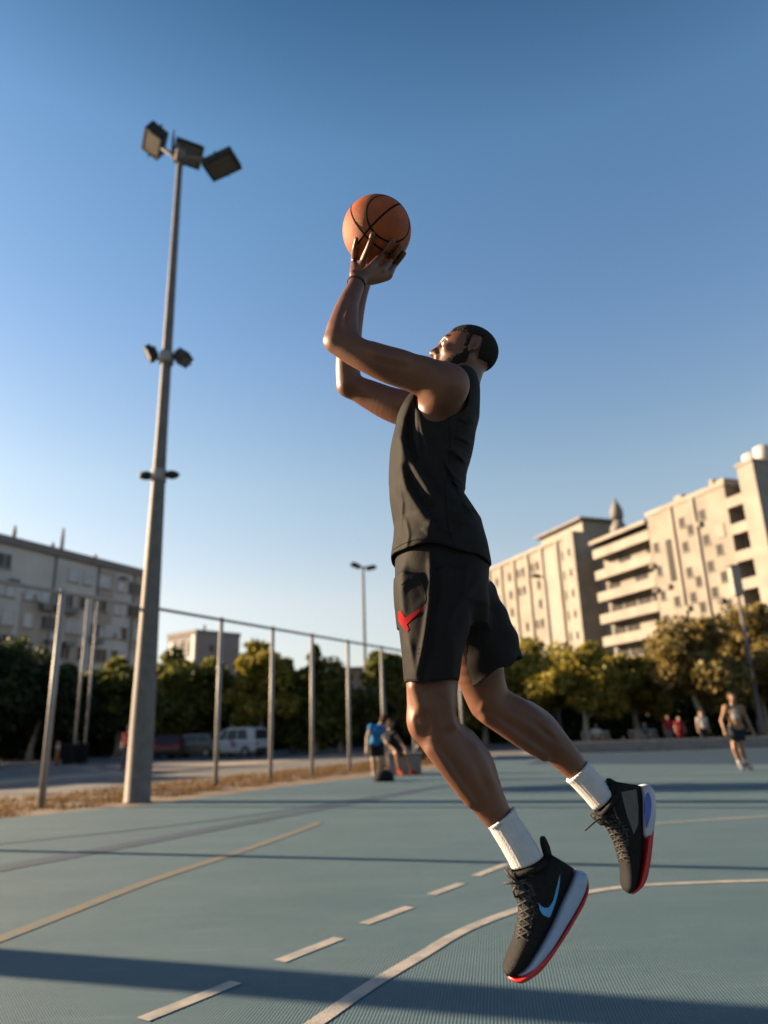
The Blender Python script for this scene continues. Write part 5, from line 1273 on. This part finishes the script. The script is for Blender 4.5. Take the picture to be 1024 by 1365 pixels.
# -- man in the orange brown jersey, off the ground on the right
pb = at(991, 1026, 18.7); gA = np.array([pb[0], 18.7, pb[2]])
js = standing(1.84, (0, 0), .02, (0, -1, 0), .07)
js['el'] = [(-.33, .02, 1.17), (.30, .02, 1.16)]; js['ha'] = [(-.36, -.12, .92), (.32, -.12, .90)]; js['kn'] = [(-.16, -.06, .50), (.03, -.02, .52)]; js['an'] = [(-.05, 0, .10), (.10, 0, .12)]; js['toe'] = [(-.06, -.12, .02), (.13, -.13, .03)]
pA, JA = figure('man in an orange brown jersey and dark shorts hopping on the court at right', gA, js, .013, SK[0], c_or, c_navy, c_gry, c_brn, .35, .62, socks=c_sockb)
sh_o = [o for o in pA.children if o.name.startswith('shirt')][0]
bvA = bvh_of(sh_o); cx, cy = proj(JA['chest']); cx += 1; cy += 1
decal('jersey_number', [(cx - 6, cy - 7), (cx + 1, cy - 8), (cx + 5, cy - 4), (cx + 2, cy - 1), (cx + 6, cy + 2), (cx + 5, cy + 7), (cx - 3, cy + 8), (cx - 6, cy + 3), (cx - 2, cy)], bvA, c_wht, sh_o, .006, 1)
# -- the pair by the concrete block on the left
q = gnd(503, 1041); gB = np.array([q[0], q[1], 0])
jb = dict(pel=(-.02, .02, .93), chest=(.02, -.02, 1.20), neck=(.12, -.06, 1.36), head=(.20, -.09, 1.48), sh=[(-.12, -.04, 1.30), (.22, -.02, 1.30)], el=[(-.22, -.16, 1.04), (.30, -.16, 1.03)], ha=[(-.24, -.22, .80), (.26, -.28, .82)],
          hip=[(-.10, .02, .88), (.08, .02, .88)], kn=[(-.08, -.04, .48), (.12, -.02, .48)], an=[(-.06, .02, .09), (.16, .04, .09)], toe=[(-.05, -.13, .045), (.22, -.10, .045)], face=(.5, .8, -.25))
figure('man in a bright blue top and black shorts standing left of the concrete block', gB, jb, .013, SK[1], c_blue, c_blk, c_blk, c_brn, .25, .72, socks=c_sockb)
rk = MB(); rk_c = gB + np.array([-.30, -.16, 1.18])
q2 = gnd(541, 1033); gC = np.array([q2[0] - .12, q2[1] + .25, 0])
cb_ = MB().box(gC + [.10, .1, .26], (.95, .55, .56)).box(gC + [.10, .1, .565], (1.05, .63, .05)); prop(cb_.build('concrete_block', m_conc, loc=gC, bevel=.02), 'low grey concrete block used as a seat beside the verge', 'concrete block')
jc = dict(pel=(-.18, -.02, .68), chest=(-.30, -.04, 1.02), neck=(-.30, -.06, 1.22), head=(-.27, -.08, 1.38), sh=[(-.44, .06, 1.13), (-.18, -.16, 1.13)], el=[(-.40, -.10, .86), (-.02, -.24, .92)], ha=[(-.24, -.26, .74), (.10, -.32, .76)],
          hip=[(-.22, -.08, .66), (-.10, -.10, .66)], kn=[(-.12, -.46, .58), (.16, -.44, .58)], an=[(-.06, -.46, .10), (.30, -.50, .10)], toe=[(.04, -.58, .045), (.42, -.60, .045)], face=(.75, -.6, -.15))
figure('person in a black tank top and red shoes sitting on the concrete block', gC, jc, .013, SK[0], c_blk, c_navy, c_shoe_r, c_brn, 0, .55)
bgp = gB + np.array([.18, -.32, 0])
bgm = MB().loft([[bgp + np.array([math.cos(a) * .24 * s_, math.sin(a) * .15 * s_, z]) for a in np.arange(14) * math.pi / 7] for z, s_ in ((0, .9), (.06, 1.08), (.16, 1.0), (.24, .7), (.28, .25))])
bo = bgm.build('sports_bag', c_blk, loc=bgp); prop(bo, 'black sports bag on the court at the blue shirted man\'s feet', 'bag')
MB().tube([bgp + [-.12, 0, .24], bgp + [-.08, 0, .36], bgp + [.08, 0, .36], bgp + [.12, 0, .24]], .015, 8).build('handle', c_blk, bo)
# -- spectators beyond the far end
def far_person(px, Y, label, top, bot, H=1.72, seated=False, hair=c_brn, sleeve=.5, lc=1.9, lh=False, lean=0., face=(0, -1, 0), sk=0):
    x = float(at(px, 990, Y)[0]); g_ = np.array([x, Y, -.046])
    if seated:
        jj = dict(pel=(0, 0, .50), chest=(0, -.06, .82), neck=(0, -.10, 1.0), head=(0, -.13, 1.16), sh=[(-.18, -.06, .93), (.18, -.06, .93)], el=[(-.26, -.16, .68), (.26, -.16, .68)], ha=[(-.14, -.36, .58), (.14, -.36, .58)],
                  hip=[(-.1, -.02, .48), (.1, -.02, .48)], kn=[(-.14, -.44, .50), (.14, -.44, .50)], an=[(-.13, -.46, .10), (.13, -.46, .10)], toe=[(-.15, -.60, .045), (.15, -.60, .045)], face=face)
    else: jj = standing(H, (lean, 0), .02, face)
    return figure(label, g_, jj, .02, SK[sk], top, bot, c_gry, hair, sleeve, lc, lh)
far_person(940, 38, 'fair haired woman in a white top and dark trousers standing beyond the court', c_wht, c_blk, 1.74, hair=c_bln, lh=True, sk=1)
far_person(796, 43, 'seated person in a white shirt and red shorts under the trees', c_wht, c_red, seated=True, lc=.7)
far_person(861, 43, 'seated person in grey clothes on a bench under the trees', c_teal, c_gry, seated=True, sk=1)
far_person(893, 42, 'person in a red top standing left of another one in red', c_red, c_gry, 1.62, lean=.05)
far_person(909, 43, 'shorter person in red shirt and red trousers standing under the olive tree', c_red, c_red, 1.55, sk=1)
far_person(169, 31, 'person in a red shirt half hidden behind the floodlight mast', c_red, c_gry, 1.78, lean=.08, face=(.6, .8, 0))
def bench(x, Y, yaw, label, group=None):
    t = empty('park_bench', (x, Y, -.046), label, 'bench', group); c_, s_ = math.cos(yaw), math.sin(yaw); fr = np.array([[c_, s_, 0], [-s_, c_, 0], [0, 0, 1.]]); o = np.array([x, Y, -.046])
    W_ = lambda a, b, z: o + fr[0] * a + fr[1] * b + np.array([0, 0, z])
    m = MB(); [m.box(W_(0, -.18 + .13 * i, .44), (1.6, .11, .04), fr) for i in range(4)]; m.build('seat', m_bark2, t)
    m = MB(); [m.box(W_(0, .27 + .02 * i, .56 + .14 * i), (1.6, .035, .11), fr) for i in range(3)]; m.build('backrest', m_bark2, t)
    for sx in (-.65, .65): MB().box(W_(sx, -.16, .21), (.06, .06, .42), fr).box(W_(sx, .24, .42), (.06, .06, .84), fr).box(W_(sx, .04, .39), (.06, .34, .05), fr).build('leg', m_dark, t)
bench(float(at(797, 990, 43)[0]), 43.05, 0, 'wooden bench carrying the seated person in white and red')
bench(float(at(861, 990, 43)[0]), 43.05, 0, 'wooden bench carrying the seated person in grey')
bx_ = at(922, 992, 40); mt = MB().box((bx_[0], 40, .12), (1.2, .5, .30)).box((bx_[0], 40, .30), (.9, .36, .06)); prop(mt.build('equipment_crate', c_red, loc=(bx_[0], 40, -.046), bevel=.03), 'low red equipment crate on the path left of the woman in white', 'crate')

# ================================================================== VEHICLES
m_car_w = mat('car_paint_white', (0.36, 0.36, 0.37), 0.3, (0.33, 0.33, 0.34), 2, spec=0.5); m_car_d = mat('car_paint_dark', (0.02, 0.022, 0.026), 0.3, (0.03, 0.032, 0.036), 2, spec=0.5); m_car_r = mat('car_paint_maroon', (0.11, 0.022, 0.018), 0.35, (0.09, 0.018, 0.015), 2)
m_car_g = mat('car_paint_bronze', (0.09, 0.075, 0.055), 0.35, (0.07, 0.06, 0.045), 2); m_tyre = mat('tyre', (0.012, 0.012, 0.012), .9, (.02, .02, .02), 8); m_rim = mat('alloy', (0.22, 0.22, 0.23), .4, (.18, .18, .19), 3, metal=.5); m_tail = mat('tail_light', (0.22, 0.012, 0.01), .3); m_headl = mat('head_light', (0.36, 0.36, 0.34), .2)
m_purple = mat('purple_print', (0.13, 0.03, 0.11), .4, (0.16, 0.05, 0.14), 3)
def car(px, Y, yaw, paint, label, L_=4.3, Hh=1.45, W_=1.76, van=False):
    x = float(at(px, 1000, Y)[0]); o = np.array([x, Y, -.05]); c_, s_ = math.cos(yaw), math.sin(yaw); fr = np.array([[c_, s_, 0], [-s_, c_, 0], [0, 0, 1.]])
    P = lambda a, b, z: o + fr[0] * a + fr[1] * b + np.array([0, 0, z])
    t = empty('parked_car', o, label, 'van' if van else 'car')
    # (x along the car, sill z, shoulder z, half width)
    st_ = [(-.5, .42, .72, .80), (-.485, .30, .86, .90), (-.42, .22, .93, .98), (-.2, .2, .95, 1), (.1, .2, .94, 1), (.3, .2, .92, .99), (.42, .22, .82, .96), (.485, .30, .70, .86), (.5, .40, .60, .76)]
    if van: st_ = [(u, a, b + (.08 if u < .35 else .02), w) for u, a, b, w in st_]
    rings = []
    for u, z0, z1, w in st_:
        hw = W_ / 2 * w; rings.append([P(u * L_, y, z) for y, z in ((-hw * .86, z0), (hw * .86, z0), (hw, z0 + .14), (hw, z1 - .16), (hw * .93, z1), (-hw * .93, z1), (-hw, z1 - .16), (-hw, z0 + .14))])
    body_ = MB().loft(rings, True, False).build('body', paint, t, bevel=.04)
    ca_ = [(-.47, .94), (-.44, Hh - .08), (-.36, Hh), (.10, Hh), (.20, Hh - .10), (.38, .93)] if van else [(-.40, .94), (-.30, Hh - .05), (-.18, Hh), (.08, Hh - .02), (.13, Hh - .07), (.30, .92)]
    rr = []
    for u, z in ca_:
        q = (z - .92) / (Hh - .92); hw = W_ / 2 * (.93 - .17 * q); rr.append((u * L_, z, hw))
    m = MB(); n = len(rr); vs = [P(u, -hw, z) for u, z, hw in rr] + [P(u, hw, z) for u, z, hw in rr]
    m.add(vs, [tuple(range(n)), tuple(reversed(range(n, 2 * n)))] + [(i, i + 1, n + i + 1, n + i) for i in range(n - 1)] + [(n - 1, 0, n, 2 * n - 1)]); m.build('cabin', paint, t, bevel=.03)
    # side windows, windscreen, rear window
    for s in (-1, 1):
        def sidep(u, z): q = (z - .92) / (Hh - .92); return P(u * L_, s * (W_ / 2 * (.93 - .17 * q) + .006), z)
        for u0, u1, v0, v1 in (((-.33, -.12, -.28, -.12), (-.10, .12, -.10, .06), (.14, .30, .08, .17)) if van else ((-.35, -.13, -.26, -.13), (-.11, .20, -.11, .08))):
            z0, z1 = .99, Hh - .12; MB().add([sidep(u0, z0), sidep(u1, z0), sidep(v1, z1), sidep(v0, z1)], [(0, 1, 2, 3)]).build('side_window', m_glass, t, fixn=False)
        for u in (-.30, .30):
            wc = P(u * L_, s * (W_ / 2 - .08), .32); a2 = fr[1] * s
            w = MB().tube([wc - a2 * .10, wc - a2 * .09, wc + a2 * .09, wc + a2 * .10], [.28, .32, .32, .28], 20).build('wheel', m_tyre, t); MB().tube([wc + a2 * .095, wc + a2 * .108], [.20, .18], 14).build('rim', m_rim, w)
        MB().box(P(-.492 * L_, s * W_ * .36, .76), (.06, .24, .16), fr).build('tail_light', m_tail, t); MB().box(P(.487 * L_, s * W_ * .34, .60), (.08, .30, .12), fr).build('headlight', m_headl, t)
    for (ua, za), (ub, zb), nm in ((ca_[0], ca_[1], 'rear_window'), (ca_[-1], ca_[-2], 'windscreen')):
        a0 = P(ua * L_, 0, za); b0 = P(ub * L_, 0, zb); d = b0 - a0; nn = np.cross(d, fr[1]); nn /= np.linalg.norm(nn); nn *= np.sign(nn @ (a0 - P(0, 0, .5)))
        w0, w1 = W_ * .40, W_ * .34; A_ = a0 + d * .12 + nn * .008; B_ = a0 + d * .9 + nn * .008
        MB().add([A_ - fr[1] * w0, A_ + fr[1] * w0, B_ + fr[1] * w1, B_ - fr[1] * w1], [(0, 1, 2, 3)]).build(nm, m_glass, t, fixn=False)
    MB().box(P(-.502 * L_, 0, .42), (.10, W_ * .86, .20), fr).build('bumper', m_dark, t); MB().box(P(.50 * L_, 0, .36), (.10, W_ * .80, .18), fr).build('bumper', m_dark, t)
    return t, P, fr
cv, Pv, frv = car(318, 47, R_(155), m_car_w, 'white van with a purple swirl on its side parked before the hedge', 3.7, 1.72, 1.7, True)
sw = [Pv(a, .872, z) for a, z in ((-.35, .55), (-.05, .66), (-.2, .82), (.12, .90), (0, .98), (-.45, .86), (-.25, .72), (-.5, .62))]
MB().add(sw, [tuple(range(8))]).build('purple_swirl', m_purple, cv, fixn=False)
car(262, 48, R_(160), m_car_g, 'dull bronze car parked left of the white van')
car(226, 48.5, R_(100), m_car_r, 'dark red car parked just right of the floodlight mast')
car(598, 32, R_(70), m_car_d, 'dark car parked behind the player\'s front leg')
# bins by the far posts
for px, Y, lb in ((92, 41, 'black waste bin left of the pair of thin far posts'), (109, 42, 'black waste bin between the pair of thin far posts')):
    x = float(at(px, 1000, Y)[0]); t = empty('waste_bin', (x, Y, -.05), lb, 'bin', 'waste bins by the road')
    MB().loft([[np.array([x + sx * .28 * k, Y + sy * .30 * k, z]) for sx, sy in ((-1, -1), (1, -1), (1, 1), (-1, 1))] for z, k in ((-.02, .85), (.95, 1.05))], True, False).build('bin_body', c_blk, t, bevel=.02)
    MB().box((x, Y, 1.0), (.66, .70, .07)).build('lid', m_dark, t, bevel=.02); MB().tube([(x - .25, Y + .3, .1), (x + .25, Y + .3, .1)], .10, 10).build('wheel', m_tyre, t)
x = float(at(77, 1000, 40)[0]); t = empty('marker_post', (x, 40, -.05), 'orange marker post at the roadside behind the leftmost fence post', 'marker post')
MB().tube([(x, 40, -.05), (x, 40, 1.15), (x, 40, 1.2)], [.11, .10, .05], 12).build('post', mat('post_orange', (.26, .09, .04), .6, (.22, .075, .035), 5), t); MB().tube([(x, 40, .8), (x, 40, .98)], .112, 12).build('band', c_wht, t)
